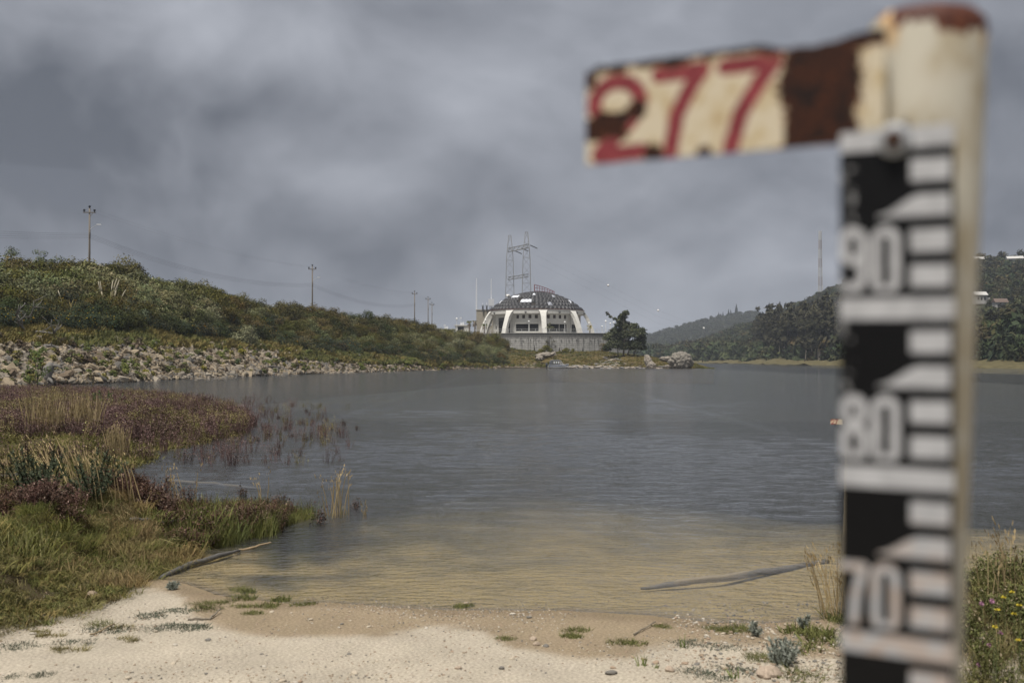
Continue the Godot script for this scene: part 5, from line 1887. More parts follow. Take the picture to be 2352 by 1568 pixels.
	eng.tube([Vector3(-2.02, -0.25, 0), Vector3(-2.05, 0.35, 0), Vector3(-2.05, 0.5, 0), Vector3(-2.0, 0.95, 0), Vector3(-1.95, 1.0, 0)], [0.09, 0.1, 0.24, 0.27, 0.16], 8)
	put("outboard_motor", eng.done(), mat(Color(0.03, 0.035, 0.045), 0.35), t)


# ---------------------------------------------------------------- plants, logs and stones near the camera
func tuft(n: int, spread: float, l0: float, l1: float, w: float, splay: float, droop: float, a: Color, b: Color) -> ArrayMesh:
	var mb := Mb.new()
	for i in n:
		mb.col = a.lerp(b, rng.randf())
		var dir := Vector3(rnd(-splay, splay), 1, rnd(-splay, splay)).normalized()
		mb.blade(Vector3(rnd(-spread, spread), -0.02, rnd(-spread, spread)), dir, rnd(l0, l1), w, droop * rnd(0.3, 1.4))
	return mb.done()


func weed(n: int, h: float, a: Color, b: Color, bud: Color) -> ArrayMesh:        # branching stems with little leaves and seed heads
	var mb := Mb.new()
	for i in n:
		mb.col = a.lerp(b, rng.randf())
		var p := Vector3(rnd(-0.14, 0.14), 0, rnd(-0.14, 0.14)) * h * 2.0
		var d := Vector3(rnd(-0.35, 0.35), 1, rnd(-0.35, 0.35)).normalized()
		var l := h * rnd(0.6, 1.1)
		mb.blade(p, d, l, 0.009, 0.1)
		for k in 15:
			var q := p + d * l * rnd(0.25, 1.0)
			mb.col = (a.lerp(b, rng.randf())) if rng.randf() < 0.88 else bud
			var s := rdir()
			mb.leaf(q + s * 0.04, s * rnd(0.009, 0.02), s.cross(Vector3.UP).normalized() * 0.009)
	return mb.done()


func stalks(n: int, h0: float, h1: float, lean: Vector3, spread: float, a: Color, head := true, thick := 1.0) -> ArrayMesh:      # tall dry grass with seed heads
	var mb := Mb.new()
	for i in n:
		var p := Vector3(rnd(-spread, spread), -0.03, rnd(-spread, spread))
		var d := (Vector3(rnd(-0.22, 0.22), 1, rnd(-0.22, 0.22)) + lean * rnd(0.3, 1.2)).normalized()
		var h := rnd(h0, h1)
		mb.col = a * rnd(0.7, 1.15)
		mb.col.a = 1.0
		var bend := (lean * 0.5 + Vector3(rnd(-0.2, 0.2), -0.35 * rng.randf(), rnd(-0.2, 0.2)))
		var m := p + d * h * 0.6
		var e := m + (d + bend * 0.5).normalized() * h * 0.3
		mb.tube([p, m, e], [0.0035 * thick, 0.0028 * thick, 0.002 * thick], 3, false)
		if head:
			var f := e + (d + bend).normalized() * 0.11
			for k in 7:
				var q := e.lerp(f, k / 6.0)
				var s := rdir() * 0.02 * thick
				mb.leaf(q + s, (f - e).normalized() * 0.022, s.normalized() * 0.007 + Vector3(0.001, 0, 0))
	for i in n:
		mb.col = Color(0.12, 0.125, 0.045).lerp(a, rng.randf())
		mb.blade(Vector3(rnd(-spread, spread), -0.02, rnd(-spread, spread)), Vector3(rnd(-0.4, 0.4), 1, rnd(-0.4, 0.4)).normalized(), rnd(0.3, 0.6) * h0, 0.008, 0.5)
	return mb.done()


func spiky(h: float, w: float, n: int, a: Color, b: Color, fine := 1.0) -> ArrayMesh:         # gorse: upright shoots dense with short needles
	var mb := Mb.new()
	for i in n:
		var p := Vector3(rnd(-0.2, 0.2) * w, 0, rnd(-0.2, 0.2) * w)
		var d := Vector3(p.x * 2.2 / w + rnd(-0.5, 0.5), 1, p.z * 2.2 / w + rnd(-0.5, 0.5)).normalized()
		var l := h * rnd(0.4, 1.0)
		mb.col = a
		mb.tube([p, p + d * l], [0.008, 0.003], 3, false)
		for k in 46:
			var q := p + d * l * rnd(0.15, 1.02)
			var s := (rdir() + d * 0.8).normalized()
			mb.col = a.lerp(b, rng.randf())
			mb.blade(q, s, rnd(0.04, 0.075) * fine, 0.013 * fine, 0.0)
	return mb.done()


func nth(k: int) -> String:
	return ["first", "second", "third", "fourth", "fifth", "sixth", "seventh", "eighth", "ninth", "tenth", "eleventh", "twelfth", "thirteenth", "fourteenth", "fifteenth", "sixteenth", "seventeenth", "eighteenth", "nineteenth", "twentieth", "twenty-first", "twenty-second", "twenty-third", "twenty-fourth", "twenty-fifth", "twenty-sixth"][k] + " from the left"


func place_in(list: Array, s: Array, same := -1) -> String:           # which of its kind, counted along the picture
	var k := 0
	for q in list:
		if q[0] < s[0] and (same < 0 or q[same] == s[same]):
			k += 1
	return nth(k)


func near_plants() -> void:
	rng.seed = 1000
	var leaves: Material = M.leaves
	var short_green := [tuft(80, 0.12, 0.04, 0.12, 0.006, 1.0, 0.8, Color(0.07, 0.08, 0.028), Color(0.17, 0.16, 0.062)), tuft(70, 0.12, 0.04, 0.11, 0.006, 1.1, 0.8, Color(0.08, 0.08, 0.03), Color(0.19, 0.16, 0.08))]
	var long_green := [tuft(160, 0.15, 0.12, 0.32, 0.0045, 1.1, 1.9, Color(0.06, 0.075, 0.022), Color(0.17, 0.17, 0.06)), tuft(160, 0.15, 0.11, 0.3, 0.0045, 1.2, 2.0, Color(0.08, 0.088, 0.032), Color(0.25, 0.22, 0.10))]
	var reed := [tuft(44, 0.12, 0.16, 0.36, 0.007, 0.35, 0.5, Color(0.085, 0.1, 0.032), Color(0.165, 0.17, 0.07))]
	var straw := [tuft(140, 0.14, 0.12, 0.32, 0.0045, 1.1, 1.8, Color(0.23, 0.18, 0.095), Color(0.12, 0.105, 0.048))]
	var red := [weed(20, 0.34, Color(0.045, 0.03, 0.022), Color(0.1, 0.062, 0.05), Color(0.2, 0.15, 0.12)), weed(24, 0.38, Color(0.04, 0.027, 0.02), Color(0.09, 0.054, 0.042), Color(0.19, 0.14, 0.11))]
	var ly := [[], [], [], [], [], [], [], []]
	var ty := [[], [], [], [], [], [], [], []]
	for i in 21000:
		var x := rnd(-11.0, -2.4)
		var d := rnd(5.2, 15.5)
		if absf(x) / d > 0.75:
			continue
		var p := Vector2(x, d)
		var s := sds(p)
		var land := maxf(s.y, s.z if d < 16.0 else -9.0)
		if land < -0.12:
			continue
		var y := height_of(p, s)
		var n := lump.get_noise_2d(x * 4.0, d * 4.0)
		var q := Vector3(x, maxf(y, -0.05), -d)
		var k := 0
		var size := rnd(0.55, 1.1) * (1.5 if rng.randf() < 0.15 else 1.0)
		var q2 := n + rnd(-0.3, 0.3)
		if x > -3.6 and d > 10.2 and land < 0.8:
			k = 4 if rng.randf() < 0.8 else 6
			size *= lerpf(0.95, 0.6, ss(11.0, 12.6, d))
		elif d < 7.6 or s.x > 0.5:
			k = rng.randi() % 2
			if rng.randf() < 0.35:
				continue
		elif d < 9.2 or land < 0.35:
			k = 2 + rng.randi() % 2 if q2 < 0.3 else 5
			size *= 0.95
		elif d < 10.6:
			k = 5 if q2 > 0.16 else (2 + rng.randi() % 2 if q2 > -0.26 else 6)
			size *= 0.75
		elif d < 12.0:
			k = 6 + rng.randi() % 2 if q2 > 0.02 else (5 if q2 > -0.12 else 3)
			size *= 0.62 if k > 5 else 0.7
		else:
			k = [0, 1, 1, 6][rng.randi() % 4]
			size *= 0.85 if k < 2 else 0.45
		if lump.get_noise_2d(x * 9.0 + 30.0, d * 9.0) < -0.36 and d < 12.0:
			continue
		var tone := rnd(0.75, 1.35)
		ty[k].append(Color(tone * rnd(0.95, 1.15), tone, tone * rnd(0.85, 1.05)))
		ly[k].append(stand(q, size, 0.2, rnd(0.8, 1.15)))
	var o := thing("bank_plants", Vector3.ZERO, "thick green and straw grass with reddish weeds covering the near left bank", "")
	o.set_meta("kind", "stuff")
	var sets := [short_green[0], short_green[1], long_green[0], long_green[1], reed[0], straw[0], red[0], red[1]]
	var called := ["short_grass", "short_grass", "drooping_grass", "drooping_grass", "reed_grass", "straw_grass", "red_weed", "red_weed"]
	for k in 8:
		if ly[k].size():
			many(called[k], sets[k], leaves, ly[k], o, ty[k])
	# the marsh behind: red weeds over yellow green moss
	var far_red := [weed(10, 0.46, Color(0.048, 0.03, 0.026), Color(0.105, 0.064, 0.057), Color(0.2, 0.15, 0.125)), weed(10, 0.4, Color(0.04, 0.027, 0.022), Color(0.085, 0.052, 0.045), Color(0.15, 0.115, 0.09))]
	var moss := tuft(60, 0.25, 0.05, 0.16, 0.014, 1.0, 0.6, Color(0.095, 0.095, 0.03), Color(0.19, 0.165, 0.065))
	var lr := [[], []]
	var tr := [[], []]
	var lm := []
	for i in 33000:
		var d := 14.0 + 45.0 * pow(rng.randf(), 1.25)
		var x := -rnd(0.16, 0.68) * d
		var p := Vector2(x, d)
		var z := sds(p).z
		var n := lump.get_noise_2d(x * 2.0, d * 1.2)
		if z < -0.3 and not (d > 19.0 and z > -5.5 and rng.randf() < 0.09 * exp(z * 0.45)):
			continue
		var y := maxf(height_of(p, sds(p)), -0.06)
		var redness := ss(20.5, 29.0, d) + n * 0.3
		if n + lump.get_noise_2d(x * 5.0, d * 3.0) * 0.6 < -0.34:
			continue
		if rng.randf() < redness * 0.9 or z < -0.3:
			var side_ := rng.randi() % 2
			var tone := rnd(0.8, 1.7)
			var patch := lump.get_noise_2d(x * 3.0 + 80.0, d * 2.0)
			tr[side_].append(Color(tone, tone, tone * 1.05) if patch + rnd(-0.3, 0.3) < 0.22 else Color(tone * 1.5, tone * 2.0, tone * 1.0))
			lr[side_].append(stand(Vector3(x, y, -d), rnd(0.7, 1.25) * (1.0 if z > -0.3 else 0.75), 0.15))
		elif z > -0.1:
			lm.append(stand(Vector3(x, y, -d), rnd(0.7, 1.4), 0.1))
	o = thing("marsh_plants", Vector3.ZERO, "reddish brown weeds over yellow green moss on the marsh behind the near bank", "")
	o.set_meta("kind", "stuff")
	many("red_weed", far_red[0], leaves, lr[0], o, tr[0])
	many("red_weed", far_red[1], leaves, lr[1], o, tr[1])
	many("moss", moss, leaves, lm, o)
	# scattered dark weeds in the open water beyond the tip of the marsh
	var water_weeds := [[640, 960, 8], [690, 972, 12], [720, 968, 5], [748, 965, 4], [610, 985, 6], [668, 1002, 8], [700, 1010, 6], [790, 975, 4], [655, 985, 6], [822, 985, 3], [743, 1000, 4], [590, 1012, 6], [644, 1150, 4], [706, 1180, 5], [728, 1200, 4], [812, 1165, 3], [560, 1135, 4], [704, 945, 4], [760, 985, 4], [615, 1003, 5], [735, 985, 4]]
	var wn := weed(12, 0.22, Color(0.035, 0.028, 0.022), Color(0.08, 0.05, 0.04), Color(0.12, 0.08, 0.06))
	for s in water_weeds:
		var p := at(s[0], s[1], 2.0 * F / (s[1] - 826.0))
		p.y = -0.06
		var t := thing("water_weed", p, "small dark weed standing in the water off the marsh, " + place_in(water_weeds, s), "plant", "dark weeds standing in the water")
		put("stems", wn, leaves, t, Transform3D(Basis(Vector3.UP, rnd(0, 6)) * Basis.from_scale(Vector3(1, 1, 1) * rnd(0.8, 1.25)), Vector3.ZERO))
	# clumps of tall dry grass, each a thing of its own
	var clumps := [[105, 1000, 40, 0.8, 1.25, Vector3(0.05, 0, 0), 0.38, "tall dry grass clump on the marsh, leftmost of two"], [190, 998, 46, 0.8, 1.35, Vector3(0.05, 0, 0), 0.36, "tall dry grass clump on the marsh, right one of two"], [270, 1056, 34, 0.45, 0.85, Vector3(-0.02, 0, 0), 0.16, "slender dry grass clump at the inner corner of the marsh"], [175, 1150, 34, 0.75, 1.15, Vector3(-0.35, 0, 0), 0.34, "dry grass arching left beside the left gorse bush"], [250, 1165, 20, 0.4, 0.65, Vector3(-0.2, 0, 0), 0.3, "low dry grass between the two gorse bushes and the channel"], [415, 1180, 12, 0.35, 0.62, Vector3(-0.1, 0, 0), 0.16, "thin dry stalks at the edge of the channel"], [770, 1182, 16, 0.35, 0.66, Vector3(0.02, 0, 0), 0.17, "thin dry reeds standing in open water right of the bank"], [604, 1160, 4, 0.35, 0.5, Vector3(-0.15, 0, 0), 0.05, "a few single stalks in the channel left of the open water reeds"], [30, 1120, 24, 0.4, 0.75, Vector3(-0.3, 0, 0), 0.35, "dry grass leaning left at the left edge of the picture"], [1922, 1418, 26, 0.32, 0.6, Vector3(-0.12, 0, 0), 0.1, "dry grass clump at the water just left of the gauge"], [838, 1182, 3, 0.1, 0.2, Vector3.ZERO, 0.03, "single pale stalk in open water furthest from the bank"]]
	for c in clumps:
		rng.seed = int(c[0] + c[1])
		var t := thing("grass_clump", hit(c[0], c[1]) - Vector3(0, 0.03, 0), c[7], "grass")
		var away := -t.position.z
		put("stalks", stalks(c[2], c[3], c[4], c[5], c[6], Color(0.38, 0.29, 0.155), true, clampf(away / 6.5, 1.0, 3.0)), leaves, t)
		if away > 17.0:
			put("dry_leaves", tuft(150, c[6], c[3] * 0.6, c[4] * 0.95, 0.016, 0.22, 0.35, Color(0.36, 0.285, 0.16), Color(0.24, 0.19, 0.095)), leaves, t)
		if c[2] > 30:
			put("leaves", tuft(60, c[6], 0.15, 0.4, 0.009, 0.5, 0.7, Color(0.13, 0.14, 0.045), Color(0.3, 0.24, 0.12)), leaves, t)
	for s in [[83, 1160, 0.62, 0.5, 44, "wide bluish green gorse bush on the near left bank"], [208, 1158, 0.6, 0.3, 22, "narrow bluish green gorse bush right of the wide one"]]:
		rng.seed = int(s[0])
		var t := thing("gorse_bush", hit(s[0], s[1]), s[5], "shrub")
		put("shoots", spiky(s[2], s[3], s[4], Color(0.034, 0.044, 0.027), Color(0.085, 0.098, 0.06), 0.8), leaves, t)
	# young tree standing on the marsh
	rng.seed = 55
	var sp := at(84, 905, 57.0)
	sp.y = 0.1
	var sap := thing("young_tree", sp, "young green tree with open branches standing on the marsh edge", "tree")
	var mb := Mb.new(true)
	mb.tube([Vector3(0, -0.1, 0), Vector3(0.05, 1.4, 0), Vector3(0, 2.5, 0)], [0.035, 0.025, 0.01], 5)
	put("trunk", mb.done(), mat(Color(0.06, 0.055, 0.045)), sap)
	mb = Mb.new()
	for i in 26:
		var h := rnd(0.5, 2.4)
		var a := rnd(0, TAU)
		var d := Vector3(cos(a), 0.45, sin(a)).normalized()
		for k in 26:
			mb.col = Color(0.05, 0.075, 0.025).lerp(Color(0.12, 0.15, 0.05), rng.randf())
			var q := Vector3(0, h, 0) + d * rnd(0.1, 0.95) * (1.1 - h * 0.25)
			mb.blade(q, (rdir() + Vector3(0, 0.3, 0)).normalized(), 0.12, 0.035, 0.3)
	put("foliage", mb.done(), leaves, sap)
	var green := thing("green_bush", hit(236, 950), "single bright green bush among the red weeds of the marsh", "shrub")
	put("shoots", spiky(0.85, 0.9, 16, Color(0.04, 0.07, 0.025), Color(0.1, 0.14, 0.05)), leaves, green, Transform3D(Basis.from_scale(Vector3(1.3, 1, 1.3)), Vector3.ZERO))
	for s in [[512, 1005, "bright yellow green plant at the marsh edge, standing in the water"], [452, 1010, "brown and green plant at the marsh edge left of the bright one"]]:
		var t := thing("marsh_plant", hit(s[0], s[1]), s[2], "plant")
		put("leaves", weed(20, 0.5, Color(0.12, 0.125, 0.03), Color(0.2, 0.19, 0.06), Color(0.1, 0.06, 0.03)), leaves, t)


func beach_plants() -> void:
	rng.seed = 1200
	var leaves: Material = M.leaves
	var mats := [tuft(130, 0.09, 0.03, 0.09, 0.006, 1.0, 0.5, Color(0.075, 0.085, 0.03), Color(0.16, 0.16, 0.06)), tuft(160, 0.1, 0.02, 0.06, 0.009, 1.2, 0.3, Color(0.075, 0.085, 0.06), Color(0.15, 0.16, 0.12)), tuft(80, 0.06, 0.03, 0.1, 0.005, 0.9, 0.5, Color(0.22, 0.18, 0.08), Color(0.14, 0.13, 0.05))]
	var spots := [[560, 1360, 1.0, 0], [540, 1374, 1.2, 0], [512, 1388, 0.9, 0], [455, 1390, 1.0, 0], [490, 1400, 1.1, 0], [568, 1395, 0.8, 0], [640, 1380, 0.9, 0], [625, 1395, 1.0, 0], [702, 1392, 0.8, 0], [585, 1410, 0.7, 0], [405, 1405, 1.3, 1], [350, 1418, 1.2, 1], [450, 1442, 1.2, 1], [345, 1450, 1.0, 1], [390, 1440, 0.9, 1], [285, 1445, 1.0, 2], [233, 1450, 1.2, 1], [290, 1475, 0.9, 2], [175, 1478, 1.0, 1], [115, 1465, 0.9, 2], [140, 1490, 0.8, 2], [165, 1500, 0.9, 2], [75, 1455, 0.7, 2], [15, 1492, 1.3, 1], [218, 1440, 1.0, 0], [1070, 1392, 0.7, 0], [1170, 1470, 0.7, 0], [1310, 1463, 0.8, 0], [1325, 1450, 0.9, 0], [1435, 1480, 0.9, 0], [1690, 1450, 1.2, 0], [1660, 1450, 1.1, 0], [1672, 1490, 1.0, 1], [1570, 1480, 1.1, 1], [1750, 1510, 1.2, 0], [1870, 1555, 1.8, 0], [1590, 1545, 1.1, 1], [1660, 1540, 1.2, 1], [1620, 1560, 1.1, 1], [1845, 1455, 2.0, 0], [1880, 1470, 2.0, 0], [1830, 1500, 1.4, 0], [1900, 1430, 2.0, 0], [1515, 1440, 0.8, 0], [100, 1550, 0.8, 1], [20, 1555, 0.6, 1]]
	var words := ["low green grass tuft on the pale beach", "flat grey green mat plant on the pale beach", "small straw coloured tuft on the pale beach"]
	for s in spots:
		var t := thing("beach_tuft", hit(s[0], s[1]), words[s[3]] + ", " + place_in(spots, s, 3), "grass" if s[3] != 1 else "plant", ["green tufts on the beach", "grey green mat plants on the beach", "straw tufts on the beach"][s[3]])
		for k in 3:
			var off := Vector3(rnd(-0.09, 0.09), 0, rnd(-0.05, 0.05)) * float(s[2])
			var q := t.position + off
			put("blades", mats[s[3]], leaves, t, Transform3D(Basis(Vector3.UP, rnd(0, 6)) * Basis.from_scale(Vector3.ONE * s[2] * rnd(0.55, 0.9)), Vector3(off.x, maxf(ground_y(q.x, -q.z), 0.0) - t.position.y, off.z)))
	# single upright plants
	for s in [[1572, 1488, 0.11, "small upright green sprout on the beach beside a grey green mat"], [1475, 1530, 0.1, "thin upright grass sprout on the bare sand right of centre"], [1690, 1560, 0.1, "upright leafy sprout at the bottom beside the flat stone"], [1508, 1535, 0.05, "tiny sprout just right of the thin upright one"]]:
		rng.seed = int(s[0])
		var t := thing("sprout", hit(s[0], s[1]), s[3], "plant")
		put("blades", tuft(9, 0.02, s[2] * 0.6, s[2] * 1.2, 0.008, 0.5, 0.4, Color(0.1, 0.13, 0.04), Color(0.18, 0.2, 0.07)), leaves, t)
	for s in [[1800, 1528, 0.2, 0.75, "silvery grey leafy plant beside the flat pinkish stone"], [1738, 1462, 0.14, 0.15, "thin silvery plant at the water's edge left of the gauge"], [1848, 1450, 0.14, 0.15, "thin silvery plant among the green tufts left of the gauge"], [395, 1356, 0.08, 0.5, "silvery plant where the near bank meets the beach"]]:
		rng.seed = int(s[0])
		var t := thing("silver_plant", hit(s[0], s[1]), s[4], "plant")
		put("shoots", spiky(s[2] * 0.8, s[2] * 1.5 * s[3], int(34 * s[3]) + 4, Color(0.13, 0.145, 0.115), Color(0.27, 0.285, 0.245), 0.5), leaves, t)
	# flowery bank on the right of the gauge
	rng.seed = 1300
	var g := [tuft(70, 0.12, 0.12, 0.34, 0.007, 0.6, 0.8, Color(0.075, 0.08, 0.025), Color(0.17, 0.15, 0.06)), weed(20, 0.3, Color(0.06, 0.07, 0.025), Color(0.13, 0.13, 0.05), Color(0.22, 0.18, 0.12)), tuft(40, 0.1, 0.15, 0.36, 0.006, 0.6, 1.0, Color(0.24, 0.19, 0.1), Color(0.13, 0.12, 0.05))]
	var list := [[], [], []]
	for i in 1700:
		var d := rnd(3.0, 8.4)
		var x := rnd(0.40, 0.85) * d + 0.15
		var p := Vector2(x, d)
		if x < 2.35 or x < 2.75 and rng.randf() < 0.5:
			continue
		var y := ground_y(x, d)
		if y < 0.03:
			continue
		list[rng.randi() % 3].append(stand(Vector3(x, y, -d), rnd(0.4, 0.8), 0.2))
	var o := thing("flowery_bank_plants", Vector3.ZERO, "tangled green and brown weeds on the bank right of the gauge", "")
	o.set_meta("kind", "stuff")
	for k in 3:
		many(["grass", "weed", "dry_grass"][k], g[k], leaves, list[k], o)
	var flowers := [[2256, 1386, 0], [2280, 1380, 0], [2306, 1372, 1], [2326, 1360, 1], [2268, 1396, 0], [2340, 1470, 1], [2262, 1480, 0], [2250, 1540, 0], [2300, 1530, 0], [2286, 1440, 1], [2330, 1410, 1], [2318, 1500, 1], [2274, 1518, 0], [2342, 1390, 1], [2292, 1400, 1], [2345, 1545, 0]]
	for s in flowers:
		var p := at(s[0], s[1], rnd(5.3, 6.6))
		var gy := ground_y(p.x, -p.z)
		var h := clampf(p.y - gy, 0.12, 0.6)
		p.y = gy
		var pink: bool = s[2] == 0
		var t := thing("pink_flower" if pink else "yellow_flower", p, ("round pink flower head right of the gauge, " if pink else "small yellow flower right of the gauge, ") + place_in(flowers, s, 2), "flower", "pink flowers on the right bank" if pink else "yellow flowers on the right bank")
		var mb := Mb.new()
		mb.tube([Vector3(0, -0.03, 0), Vector3(0.01, h * 0.5, 0), Vector3(0, h, 0)], [0.003, 0.002], 3, false)
		put("stem", mb.done(), mat(Color(0.1, 0.12, 0.05)), t)
		mb = Mb.new()
		mb.col = Color(0.28, 0.14, 0.21) if pink else Color(0.5, 0.4, 0.05)
		for k in 26:
			var dd := rdir()
			if not pink:
				dd = Vector3(dd.x, absf(dd.y) * 0.3, dd.z).normalized()
			mb.blade(Vector3(0, h, 0), dd, 0.017, 0.008, 0.0)
		put("flower_head", mb.done(), leaves, t)
	for s in [[2255, 1330, 0.45, "tall dry grass stalks rising nearest the gauge post on the right"], [2310, 1320, 0.5, "tall dry grass stalks near the right edge above the flowers"], [2345, 1330, 0.55, "tall dry grass at the very right edge"]]:
		rng.seed = int(s[0])
		var p := at(s[0], 1440, 6.6)
		p.y = ground_y(p.x, -p.z)
		var t := thing("grass_clump", p, s[3], "grass")
		put("stalks", stalks(6, s[2] * 0.6, s[2] * 1.1, Vector3(-0.1, 0, 0), 0.16, Color(0.3, 0.23, 0.13)), leaves, t)


func wood_log(list: Array, radii: Array, label: String, m: Material, called := "log") -> void:
	var mb := Mb.new(true)
	var pts := []
	var rad := []
	for i in list.size() - 1:
		for k in 6:
			var f := k / 6.0
			var p: Vector3 = list[i].lerp(list[i + 1], f)
			pts.append(p - list[0] + Vector3(0, rnd(-0.006, 0.006), rnd(-0.01, 0.01)))
			rad.append(lerpf(radii[i], radii[i + 1], f) * rnd(0.9, 1.1))
	pts.append(list[-1] - list[0])
	rad.append(radii[-1])
	mb.tube(pts, rad, 10)
	tag(put(called, mb.done(), m, self, Transform3D(Basis(), list[0])), label, "log")


func near_logs() -> void:
	rng.seed = 60
	var wet := grainy(mat(Color(0.17, 0.16, 0.145), 0.7), 0.06, 0.5, 1.0, 3.0, 0.6)
	var dry := grainy(mat(Color(0.30, 0.26, 0.20), 0.9), 0.06, 0.55, 1.0, 3.0, 0.6)
	var tan_ := grainy(mat(Color(0.40, 0.30, 0.18), 0.85), 0.06, 0.6, 1.0, 3.0, 0.6)
	var w := func(u: float, v: float, y: float) -> Vector3:
		var p := at(u, v, (2.0 - y) * F / (v - 826.0))
		p.y = y
		return p
	wood_log([w.call(366, 1326, 0.0), w.call(430, 1296, 0.02), w.call(500, 1275, 0.03), w.call(550, 1262, 0.01)], [0.022, 0.028, 0.025, 0.012], "dark grey log floating along the edge of the near bank", wet)
	wood_log([w.call(535, 1265, 0.0), w.call(580, 1255, 0.015), w.call(622, 1244, 0.03)], [0.012, 0.013, 0.008], "slim tan branch at the far end of the floating log", tan_)
	wood_log([w.call(1472, 1349, -0.05), w.call(1560, 1336, -0.022), w.call(1660, 1325, -0.02), w.call(1760, 1311, -0.045), w.call(1900, 1288, -0.14)], [0.012, 0.03, 0.035, 0.032, 0.03], "long pale log lying awash in the shallow water left of the gauge", dry)
	wood_log([w.call(380, 1104, -0.03), w.call(480, 1110, -0.012), w.call(540, 1116, -0.014), w.call(600, 1122, -0.06)], [0.03, 0.034, 0.03, 0.02], "grey log awash in the channel behind the near bank", wet)
	wood_log([w.call(226, 1104, 0.12), w.call(262, 1110, 0.08), w.call(300, 1112, 0.02)], [0.05, 0.045, 0.03], "bleached driftwood root at the channel's left end", M.driftwood, "driftwood")
	wood_log([w.call(-30, 1096, 0.15), w.call(30, 1092, 0.16), w.call(62, 1086, 0.18)], [0.04, 0.04, 0.02], "bleached branch lying in the grass at the left edge", M.driftwood, "driftwood")
	wood_log([hit(300, 1222) + Vector3(0, 0.12, 0), hit(345, 1226) + Vector3(0, 0.12, 0)], [0.02, 0.018], "short pale stick in the grass of the near bank, left one", M.driftwood, "driftwood")
	wood_log([hit(374, 1224) + Vector3(0, 0.1, 0), hit(445, 1214) + Vector3(0, 0.12, 0)], [0.018, 0.015], "short pale stick in the grass of the near bank, right one", M.driftwood, "driftwood")
	wood_log([hit(430, 1428) + Vector3(0, 0.01, 0), hit(482, 1424) + Vector3(0, 0.01, 0), hit(506, 1408) + Vector3(0, 0.03, 0)], [0.008, 0.008, 0.005], "thin bent twig lying on the damp sand", dry, "twig")
	wood_log([hit(1456, 1462) + Vector3(0, 0.01, 0), hit(1506, 1436) + Vector3(0, 0.02, 0)], [0.006, 0.004], "thin twig on the damp sand right of centre", dry, "twig")
	wood_log([hit(205, 1500 - 35) + Vector3(0, 0.01, 0), hit(262, 1440) + Vector3(0, 0.02, 0)], [0.006, 0.005], "dry stem lying on the sand at the foot of the near bank", tan_, "twig")


